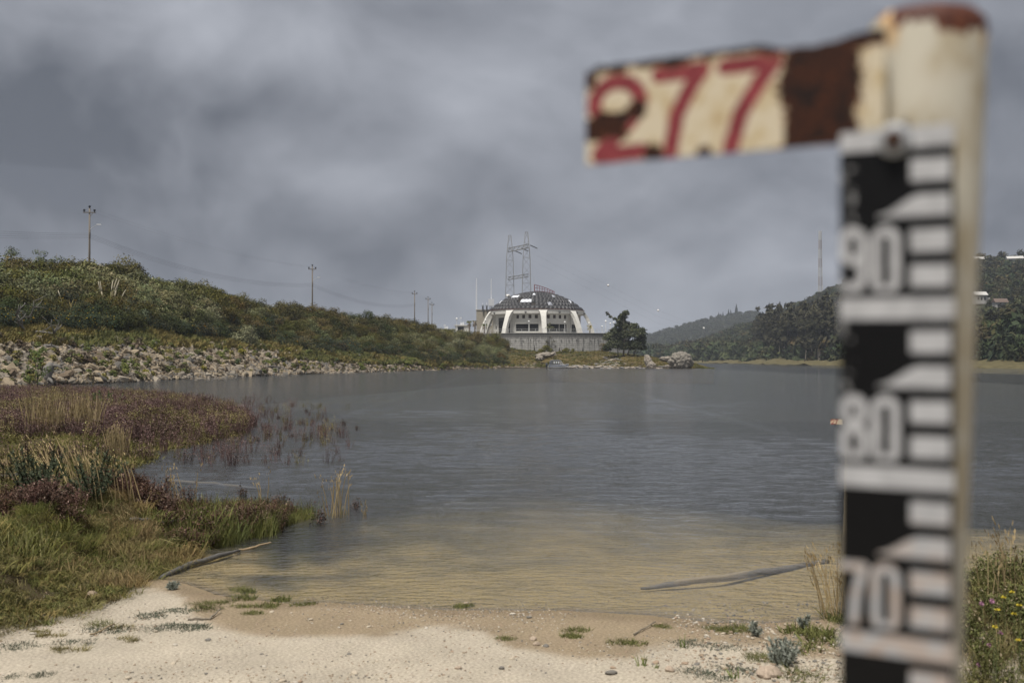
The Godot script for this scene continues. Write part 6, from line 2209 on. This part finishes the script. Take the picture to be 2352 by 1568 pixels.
func pebbles() -> void:
	rng.seed = 1500
	var ground := get_node("ground")
	var shapes := []
	for k in 5:
		shapes.append(rock_mesh(700 + k, 0.6, 0.55, 1))
	var looks := []
	for c in [Color(0.35, 0.30, 0.23), Color(0.22, 0.17, 0.12), Color(0.13, 0.12, 0.105), Color(0.36, 0.325, 0.27), Color(0.25, 0.185, 0.13)]:
		looks.append(mat(c, 0.9))
	var lists := [[], [], [], [], []]
	for i in 60000:
		var d := 3.9 + 4.6 * pow(rng.randf(), 0.9)
		var x := rnd(-0.56, 0.50) * d
		var p := Vector2(x, d)
		var s := sds(p)
		if s.x < -0.9 or s.y > 0.4:
			continue
		var n := lump.get_noise_2d(x * 4.0 + 20.0, d * 4.0)
		var ok := 0.15 + n * 0.5
		ok += 0.75 * exp(-pow((s.x - 0.12) / 0.16, 2.0)) * ss(-0.25, 0.25, n + 0.5 * exp(-pow((x - 0.1) / 0.7, 2.0)) - 0.1)
		ok += 0.5 * ss(1.0, 2.0, x) * ss(0.0, 0.4, s.x)
		if rng.randf() > ok:
			continue
		var z := 0.005 + 0.013 * pow(rng.randf(), 2.2)
		if x > 1.2 and rng.randf() < 0.25:
			z *= 1.9
		lists[rng.randi() % 5].append(turned(Vector3(x, height_of(p, s) + z * 0.15, -d), Vector3(z * rnd(0.9, 1.5), z, z * rnd(0.8, 1.2)), 0.4))
	for k in 5:
		many("gravel", shapes[k], looks[k], lists[k], ground)
	for i in 130:
		var d := rnd(4.4, 7.9)
		var x := rnd(-0.5, 0.42) * d
		if i % 2 == 0:
			x = rnd(0.16, 0.36) * d
			d = rnd(4.8, 6.4)
		var p := Vector2(x, d)
		var s := sds(p)
		if s.x < 0.05 or s.y > 0.1:
			continue
		var z := rnd(0.022, 0.05)
		put("pebble", shapes[i % 5], looks[[0, 3, 0, 4, 2][rng.randi() % 5]], ground, turned(Vector3(x, height_of(p, s) + z * 0.1, -d), Vector3(z * 1.3, z * 0.8, z), 0.3))
	var pink := grainy(mat(Color(0.42, 0.335, 0.255), 0.9), 0.04, 0.7, 1.0, 3.0, 0.5)
	for s in [[1768, 1556, Vector3(0.24, 0.1, 0.15), "flat pinkish stone at the bottom of the picture"], [1540, 1542, Vector3(0.075, 0.06, 0.06), "brown cobble between two grey green mats"], [1762, 1560, Vector3(0.05, 0.05, 0.04), "small brown stone lying against the flat pinkish stone"], [1405, 1550, Vector3(0.09, 0.05, 0.06), "grey cobble on the bare sand right of centre"], [1826, 1495, Vector3(0.14, 0.06, 0.09), "tan flat stone beside the silvery plant"], [1052, 1536, Vector3(0.05, 0.03, 0.04), "pale stone on the bare sand at bottom centre"], [1152, 1560 - 20, Vector3(0.045, 0.03, 0.04), "dark stone on the bare sand at bottom centre"], [1225, 1470, Vector3(0.06, 0.045, 0.045), "pale rounded stone on the damp sand, upper of two"], [1232, 1483, Vector3(0.06, 0.045, 0.045), "pale rounded stone on the damp sand, lower of two"], [1070, 1388, Vector3(0.05, 0.03, 0.04), "stone at the water's edge beside a green tuft"], [212, 1372, Vector3(0.1, 0.1, 0.09), "brown stone half hidden in the grass at the foot of the near bank"]]:
		rng.seed = int(s[0])
		var t := hit(s[0], s[1])
		tag(put("beach_stone", rock_mesh(int(s[0]), 1.0, 0.75, 3), looks[1] if s[0] == 212 else (pink if s[0] != 1152 and s[0] != 1405 else looks[2]), self, Transform3D(Basis(Vector3.UP, 0.3) * Basis.from_scale(s[2]), t + Vector3(0, s[2].y * 0.12, 0))), s[3], "stone")


# ---------------------------------------------------------------- the water gauge in front of the camera
func near_line(p: Vector2, pts: Array) -> float:
	var best := 1e9
	for i in pts.size() - 1:
		best = minf(best, p.distance_to(Geometry2D.get_closest_point_to_segment(p, pts[i], pts[i + 1])))
	return best


func ring_gap(p: Vector2, x: float, y0: float, y1: float, r: float) -> float:
	return absf(p.distance_to(Geometry2D.get_closest_point_to_segment(p, Vector2(x, y0), Vector2(x, y1))) - r)


func scale_print(n: FastNoiseLite) -> ImageTexture:                    # millimetres from the top bar, three pixels each
	var W := 189
	var H := 1230
	var im := Image.create(W, H, false, Image.FORMAT_RGB8)
	for py in H:
		for px in W:
			var x := px / 3.0
			var y := py / 3.0 - 5.5
			var dec := int(floor((y + 10.0) / 100.0))
			var q := Vector2(x, y - dec * 100.0)
			var on := -9.0
			on = maxf(on, 6.2 - absf(q.y))
			if x > 39.0 and x < 61.0:
				for c in [19.5, 60.5, 81.0]:
					on = maxf(on, minf(6.4 - absf(q.y - c), minf(x - 39.0, 61.0 - x)))
			if x > 21.0 and x < 61.0:
				on = maxf(on, minf(46.5 - q.y, q.y - lerpf(45.0, 33.5, ss(21.0, 46.0, x))))
			on = maxf(on, 2.8 - ring_gap(q, 25.5, 59.6, 83.6, 5.6))
			if dec == 0:
				on = maxf(on, 2.8 - ring_gap(q, 7.4, 59.0, 66.0, 5.2))
				on = maxf(on, 2.8 - near_line(q, [Vector2(12.6, 62), Vector2(12.6, 80), Vector2(10.5, 86.5), Vector2(7, 88.4), Vector2(2.6, 86)]))
			elif dec == 1:
				on = maxf(on, 2.8 - ring_gap(q, 7.6, 58.5, 63.0, 4.8))
				on = maxf(on, 2.8 - ring_gap(q, 7.6, 76.5, 83.5, 5.4))
			elif dec == 2:
				on = maxf(on, 2.8 - near_line(q, [Vector2(1.5, 54.5), Vector2(13.0, 54.5), Vector2(8.5, 72), Vector2(7.5, 89)]))
			elif dec == 3:
				on = maxf(on, 2.8 - ring_gap(q, 7.6, 77.0, 83.0, 5.2))
				on = maxf(on, 2.8 - near_line(q, [Vector2(2.4, 80), Vector2(2.6, 64), Vector2(5, 56), Vector2(12, 55)]))
			var w := n.get_noise_2d(x * 1.6, y * 1.6)
			var f := n.get_noise_2d(x * 6.0 + 70.0, y * 6.0)
			var c := Color(0.085, 0.085, 0.088) * (1.0 + 0.25 * f)
			if on > 0.0:
				c = Color(0.75, 0.75, 0.755) * (0.93 + 0.10 * w)
				c = c.lerp(Color(0.66, 0.58, 0.52), clampf(0.9 * ss(200.0, 290.0, y) * ss(0.0, 0.5, w + 0.25), 0.0, 0.6))
			elif x < 9.0 and w + f * 0.4 > 0.34 and y > 15.0 and y < 150.0:
				c = Color(0.5, 0.5, 0.5)
			c.a = 1.0
			im.set_pixel(px, py, c)
	return ImageTexture.create_from_image(im)


func plate_print(n: FastNoiseLite, digits: Array, right_rust: bool, worn := true) -> ImageTexture:     # 192 x 66 mm, four pixels each; x from -167, y up from 0
	var W := 768
	var H := 264
	var im := Image.create(W, H, false, Image.FORMAT_RGB8)
	for py in H:
		for px in W:
			var q := Vector2(px / 4.0 - 167.0, 66.0 - py / 4.0)
			var w := n.get_noise_2d(q.x * 1.3, q.y * 1.3)
			var f := n.get_noise_2d(q.x * 5.0, q.y * 5.0 + 40.0)
			var c := Color(0.79, 0.745, 0.65).lerp(Color(0.74, 0.67, 0.535), ss(-0.1, 0.5, w + 0.3 * f))
			for d in digits:
				if near_line(q, d) < 5.3 + f * 0.7:
					c = Color(0.545, 0.245, 0.265) * (0.94 + 0.16 * w)
			# rust: how far bare metal shows
			var r := -9.0
			r = maxf(r, (q.y - 60.5 + ss(-167, -150, q.x) * 0.0) / 4.0 + w * 1.3)
			r = maxf(r, (q.y - 57.0) / 4.0 * ss(-60.0, -25.0, q.x) - 1.0 + ss(-60.0, -30.0, q.x) + w)
			if right_rust:
				r = maxf(r, (1.0 - absf(q.x + 12.5 + w * 3.0) / (23.0 - 2.0 * sin(q.y * 0.12))) * 7.0 + f * 1.2)
			if worn:
				r = maxf(r, (1.0 - q.distance_to(Vector2(-131, 34)) / 6.6) * 3.0 + w)
				r = maxf(r, minf(8.5 - absf(q.y - 24.0), q.x * -0.5 - 69.5) * 0.5 + w * 2.0)
			r = maxf(r, (1.0 - q.distance_to(Vector2(-119, 3)) / 7.0) * 3.0 + f)
			r = maxf(r, (1.0 - q.distance_to(Vector2(-85, 1)) / 5.0) * 3.0 + f)
			r = maxf(r, minf(-160.0 - q.x, q.y - 50.0) / 3.0 + f)
			if r > 0.0:
				c = Color(0.20, 0.115, 0.085).lerp(Color(0.36, 0.19, 0.10), ss(0.05, 0.5, f + w * 0.4)).lerp(Color(0.13, 0.09, 0.08), ss(0.0, 0.5, w))
				if q.y > 62.0 + w * 2.0:
					c = c.lerp(Color(0.10, 0.075, 0.065), 0.7)
			elif r > -0.7:
				c = c.lerp(Color(0.56, 0.43, 0.31), 0.6 * (1.0 + r / 0.7))
			c.a = 1.0
			im.set_pixel(px, py, c)
	return ImageTexture.create_from_image(im)


func pipe_print(n: FastNoiseLite) -> ImageTexture:
	var W := 200
	var H := 500
	var im := Image.create(W, H, false, Image.FORMAT_RGB8)
	for py in H:
		for px in W:
			var u := float(px) / W
			var y := py * 1.0                                         # millimetres below the top
			var a := u * TAU
			var v := Vector3(cos(a) * 30.0, y, sin(a) * 30.0)
			var w := n.get_noise_3d(v.x * 1.0, v.y * 0.5, v.z * 1.0)
			var f := n.get_noise_3d(v.x * 4.0, v.y * 2.0, v.z * 4.0)
			var c := Color(0.72, 0.695, 0.635).lerp(Color(0.65, 0.605, 0.515), ss(-0.25, 0.4, w + 0.3 * f))
			c = c.lerp(Color(0.72, 0.53, 0.30), ss(0.25, 0.55, n.get_noise_2d(a * 12.0, y * 0.12) + 0.25 * f) * ss(70.0, 5.0, y))
			c = c.lerp(Color(0.62, 0.40, 0.20), 0.85 * ss(0.16, 0.0, absf(u - 0.29)) * ss(34.0, 4.0, absf(y - 292.0 + f * 8.0)) )
			if y < lerpf(16.0, 3.0, ss(0.32, 0.37, u) * ss(0.62, 0.56, u)) + w * 9.0 + f * 4.0:
				c = Color(0.29, 0.17, 0.14).lerp(Color(0.40, 0.24, 0.17), ss(0.0, 0.5, f))
			c.a = 1.0
			im.set_pixel(px, py, c)
	return ImageTexture.create_from_image(im)


func print_mat(t: Texture2D, rough: float) -> StandardMaterial3D:
	var m := StandardMaterial3D.new()
	m.albedo_texture = t
	m.roughness = rough
	m.metallic_specular = 0.3
	m.texture_repeat = false
	return m


func plate_mesh(w: float, h: float, ragged: bool) -> ArrayMesh:        # a thin sheet whose top edge is eaten by rust; x from 0, y from 0
	var mb := Mb.new()
	var n := 48
	rng.seed = 31
	var tops := []
	for i in n + 1:
		var f := float(i) / n
		tops.append(h - (rnd(0.0, 0.0016) + 0.0045 * ss(0.62, 0.7, f) * ss(0.95, 0.78, f) + 0.003 * ss(0.05, 0.0, f) if ragged else 0.0))
	for i in n:
		var a := w * i / n
		var b := w * (i + 1) / n
		mb.quad_uv([Vector3(a, 0, 0), Vector3(a, tops[i], 0), Vector3(b, tops[i + 1], 0), Vector3(b, 0, 0)], [Vector2(a / w, 1), Vector2(a / w, 1 - tops[i] / h), Vector2(b / w, 1 - tops[i + 1] / h), Vector2(b / w, 1)])
		mb.quad_uv([Vector3(b, 0, -0.003), Vector3(b, tops[i + 1], -0.003), Vector3(a, tops[i], -0.003), Vector3(a, 0, -0.003)], [Vector2(0.9, 0.5), Vector2(0.9, 0.4), Vector2(0.88, 0.4), Vector2(0.88, 0.5)])
		mb.quad_uv([Vector3(a, tops[i], 0), Vector3(a, tops[i], -0.003), Vector3(b, tops[i + 1], -0.003), Vector3(b, tops[i + 1], 0)], [Vector2(0.8, 0.02), Vector2(0.8, 0.0), Vector2(0.82, 0.0), Vector2(0.82, 0.02)])
		mb.quad_uv([Vector3(b, 0, 0), Vector3(b, 0, -0.003), Vector3(a, 0, -0.003), Vector3(a, 0, 0)], [Vector2(0.8, 0.5), Vector2(0.8, 0.52), Vector2(0.82, 0.52), Vector2(0.82, 0.5)])
	mb.quad_uv([Vector3(0, 0, -0.003), Vector3(0, tops[0], -0.003), Vector3(0, tops[0], 0), Vector3(0, 0, 0)], [Vector2(0.9, 0.5), Vector2(0.9, 0.4), Vector2(0.88, 0.4), Vector2(0.88, 0.5)])
	return mb.done()


func pipe_mesh(r: float, top: float, bottom: float) -> ArrayMesh:
	var mb := Mb.new(true)
	var prof := [[r, bottom], [r, top - 0.5], [r, top - 0.012], [r * 0.96, top - 0.006], [r * 0.82, top - 0.001], [r * 0.45, top + 0.003], [0.0, top + 0.004]]
	var n := 40
	for i in prof.size() - 1:
		for k in n:
			var a := TAU * k / n
			var b := TAU * (k + 1) / n
			var v0 := clampf((top - prof[i][1]) / 0.5, 0.0, 1.0)
			var v1 := clampf((top - prof[i + 1][1]) / 0.5, 0.0, 1.0)
			if i == 0:
				v0 = 1.0
			mb.quad_uv([Vector3(cos(a) * prof[i][0], prof[i][1], sin(a) * prof[i][0]), Vector3(cos(a) * prof[i + 1][0], prof[i + 1][1], sin(a) * prof[i + 1][0]), Vector3(cos(b) * prof[i + 1][0], prof[i + 1][1], sin(b) * prof[i + 1][0]), Vector3(cos(b) * prof[i][0], prof[i][1], sin(b) * prof[i][0])].slice(0, 4), [Vector2(float(k) / n, v0), Vector2(float(k) / n, v1), Vector2((k + 1.0) / n, v1), Vector2((k + 1.0) / n, v0)])
	return mb.done()


func gauge(called: String, base: Transform3D, drop: float, label: String, digits: Array, plate_w: float) -> void:
	var n := FastNoiseLite.new()
	n.seed = 77
	n.frequency = 0.035
	n.fractal_octaves = 4
	var t := Node3D.new()
	t.name = numbered(called, self)
	t.transform = base
	add_child(t, true)
	tag(t, label, "water gauge")
	var up := Transform3D(Basis(), Vector3(0, drop, 0))
	put("post", pipe_mesh(0.0345, 0.0815, -drop - 0.35), print_mat(pipe_print(n), 0.6), t, Transform3D(Basis(Vector3(0, 0, 1), -0.036), Vector3(0.0425, drop, -0.0435)))
	put("number_plate", plate_mesh(plate_w, 0.066, true), print_mat(plate_print(n, digits, true, digits.size() > 2), 0.7), t, up * Transform3D(Basis(), Vector3(0.025 - plate_w, 0.0003, -0.0045)))
	var mb := Mb.new()
	var y1 := 0.0055
	var y0 := -0.4045
	mb.quad_uv([Vector3(0, y0, 0), Vector3(0, y1, 0), Vector3(0.063, y1, 0), Vector3(0.063, y0, 0)], [Vector2(0, 1), Vector2(0, 0), Vector2(1, 0), Vector2(1, 1)])
	var bk := Vector2(0.3, 0.3)
	mb.quad_uv([Vector3(0.063, y0, 0), Vector3(0.063, y1, 0), Vector3(0.063, y1, -0.002), Vector3(0.063, y0, -0.002)], [bk, bk, bk, bk])
	mb.quad_uv([Vector3(0, y0, -0.002), Vector3(0, y1, -0.002), Vector3(0, y1, 0), Vector3(0, y0, 0)], [bk, bk, bk, bk])
	mb.quad_uv([Vector3(0, y1, 0), Vector3(0, y1, -0.002), Vector3(0.063, y1, -0.002), Vector3(0.063, y1, 0)], [bk, bk, bk, bk])
	mb.quad_uv([Vector3(0.063, y0, -0.002), Vector3(0.063, y1, -0.002), Vector3(0, y1, -0.002), Vector3(0, y0, -0.002)], [bk, bk, bk, bk])
	var b := put("scale_board", mb.done(), print_mat(scale_print(n), 0.35), t, up)
	mb = Mb.new(true)
	var prof := [Vector2(0.0048, 0.0), Vector2(0.0098, 0.0), Vector2(0.0098, 0.0016), Vector2(0.0086, 0.0024), Vector2(0.0048, 0.0024)]
	mb.lathe(Vector3.ZERO, prof, 24)
	put("washer", mb.done(), mat(Color(0.36, 0.37, 0.38), 0.5, 0.3), b, Transform3D(Basis(Vector3(1, 0, 0), PI / 2), Vector3(0.0305, -0.0015, 0.0003)))
	mb = Mb.new()
	mb.lathe(Vector3.ZERO, [Vector2(0.0055, 0.0), Vector2(0.0055, 0.004), Vector2(0.0042, 0.0055), Vector2(0, 0.006)], 6)
	put("bolt", mb.done(), grainy(mat(Color(0.10, 0.055, 0.04), 0.8), 0.1, 0.5, 1.0, 60.0), b, Transform3D(Basis(Vector3(1, 0, 0), PI / 2), Vector3(0.0305, -0.0015, 0.0015)))
	mb = Mb.new()
	mb.tube([Vector3(0.036, 0.004, -0.001), Vector3(0.0365, 0.0095, -0.0015)], [0.0028, 0.0022], 6)
	put("wire_end", mb.done(), mat(Color(0.12, 0.12, 0.13), 0.6), b)


func gauges() -> void:
	var b := Basis(Vector3(0.89032, -0.01084, 0.4552), Vector3(-0.00752, 0.99923, 0.03851), Vector3(-0.45527, -0.03771, 0.88956)).orthonormalized()
	var o := Vector3(0.19726, 2.1305, -0.59593)
	var two := []
	for k in 9:
		var a := deg_to_rad(190.0 - 27.0 * k)
		two.append(Vector2(-144.5 + 16.5 * cos(a), 39.0 + 15.0 * sin(a)))
	two.append_array([Vector2(-141, 21), Vector2(-154, 11), Vector2(-158, 5.5), Vector2(-127, 6)])
	var seven := [Vector2(-115, 54.5), Vector2(-86, 55), Vector2(-94, 44), Vector2(-103, 28), Vector2(-108, 2)]
	var sev2 := [Vector2(-71, 54.5), Vector2(-40, 55), Vector2(-49, 43), Vector2(-61, 25), Vector2(-68, 2)]
	var drop := 1.80
	gauge("water_gauge", Transform3D(b, o - b.y * drop), drop, "rusty gauge post close to the camera with black and white scale and a 277 plate", [two, seven, sev2], 0.192)
	# the next gauge further down, standing in the water
	var p := at(1910, 975, 11.6)
	var b2 := Basis(Vector3.UP, -0.25)
	var s2 := []
	for d in [two, seven]:
		s2.append(d)
	gauge("water_gauge", Transform3D(b2, Vector3(p.x + 0.167, -0.5, p.z)), p.y + 0.5, "second gauge standing out in the water, its red numbered plate showing behind the first", s2, 0.192)


# ---------------------------------------------------------------- the whole
func _ready() -> void:
	rng.seed = 1
	lump.seed = 3
	lump.frequency = 0.1
	lump.fractal_octaves = 3
	var cam := Camera3D.new()
	cam.name = "camera"
	cam.position = Vector3(0, EYE, 0)
	cam.rotation.x = PITCH
	var lens := CameraAttributesPhysical.new()
	lens.frustum_focal_length = 35.006
	lens.frustum_focus_distance = 70.0
	lens.frustum_near = 0.05
	lens.frustum_far = 6000.0
	lens.exposure_aperture = 3.7
	cam.attributes = lens
	add_child(cam)
	cam.current = true
	var env := Environment.new()
	env.background_mode = Environment.BG_SKY
	var sky := Sky.new()
	sky.sky_material = make_sky()
	env.sky = sky
	env.background_energy_multiplier = 0.74
	env.tonemap_mode = Environment.TONE_MAPPER_LINEAR
	env.tonemap_exposure = 1.9
	env.sdfgi_enabled = true
	env.ssao_enabled = true
	env.ssil_enabled = true
	env.fog_enabled = true
	env.fog_density = 0.00016
	env.fog_light_color = Color(0.84, 0.87, 0.92)
	var world := WorldEnvironment.new()
	world.name = "world"
	world.environment = env
	add_child(world)
	var sun := DirectionalLight3D.new()
	sun.name = "sun"
	sun.light_energy = 1.02
	sun.light_angular_distance = 14.0
	sun.light_color = Color(1.0, 0.98, 0.95)
	sun.shadow_enabled = true
	sun.basis = Basis.looking_at(-Vector3(-0.2, 0.93, 0.3), Vector3.UP)
	add_child(sun)

	M.leaves = vmat(0.85, 0.12)
	near_ground()
	water()
	var slope := left_bank()
	crown_kinds()
	hills()
	stones(slope)
	scrub()
	domed_building()
	terrace()
	far_buildings()
	power_line()
	utility_poles()
	the_point()
	boat()
	named_bushes()
	driftwood()
	near_plants()
	beach_plants()
	near_logs()
	pebbles()
	gauges()
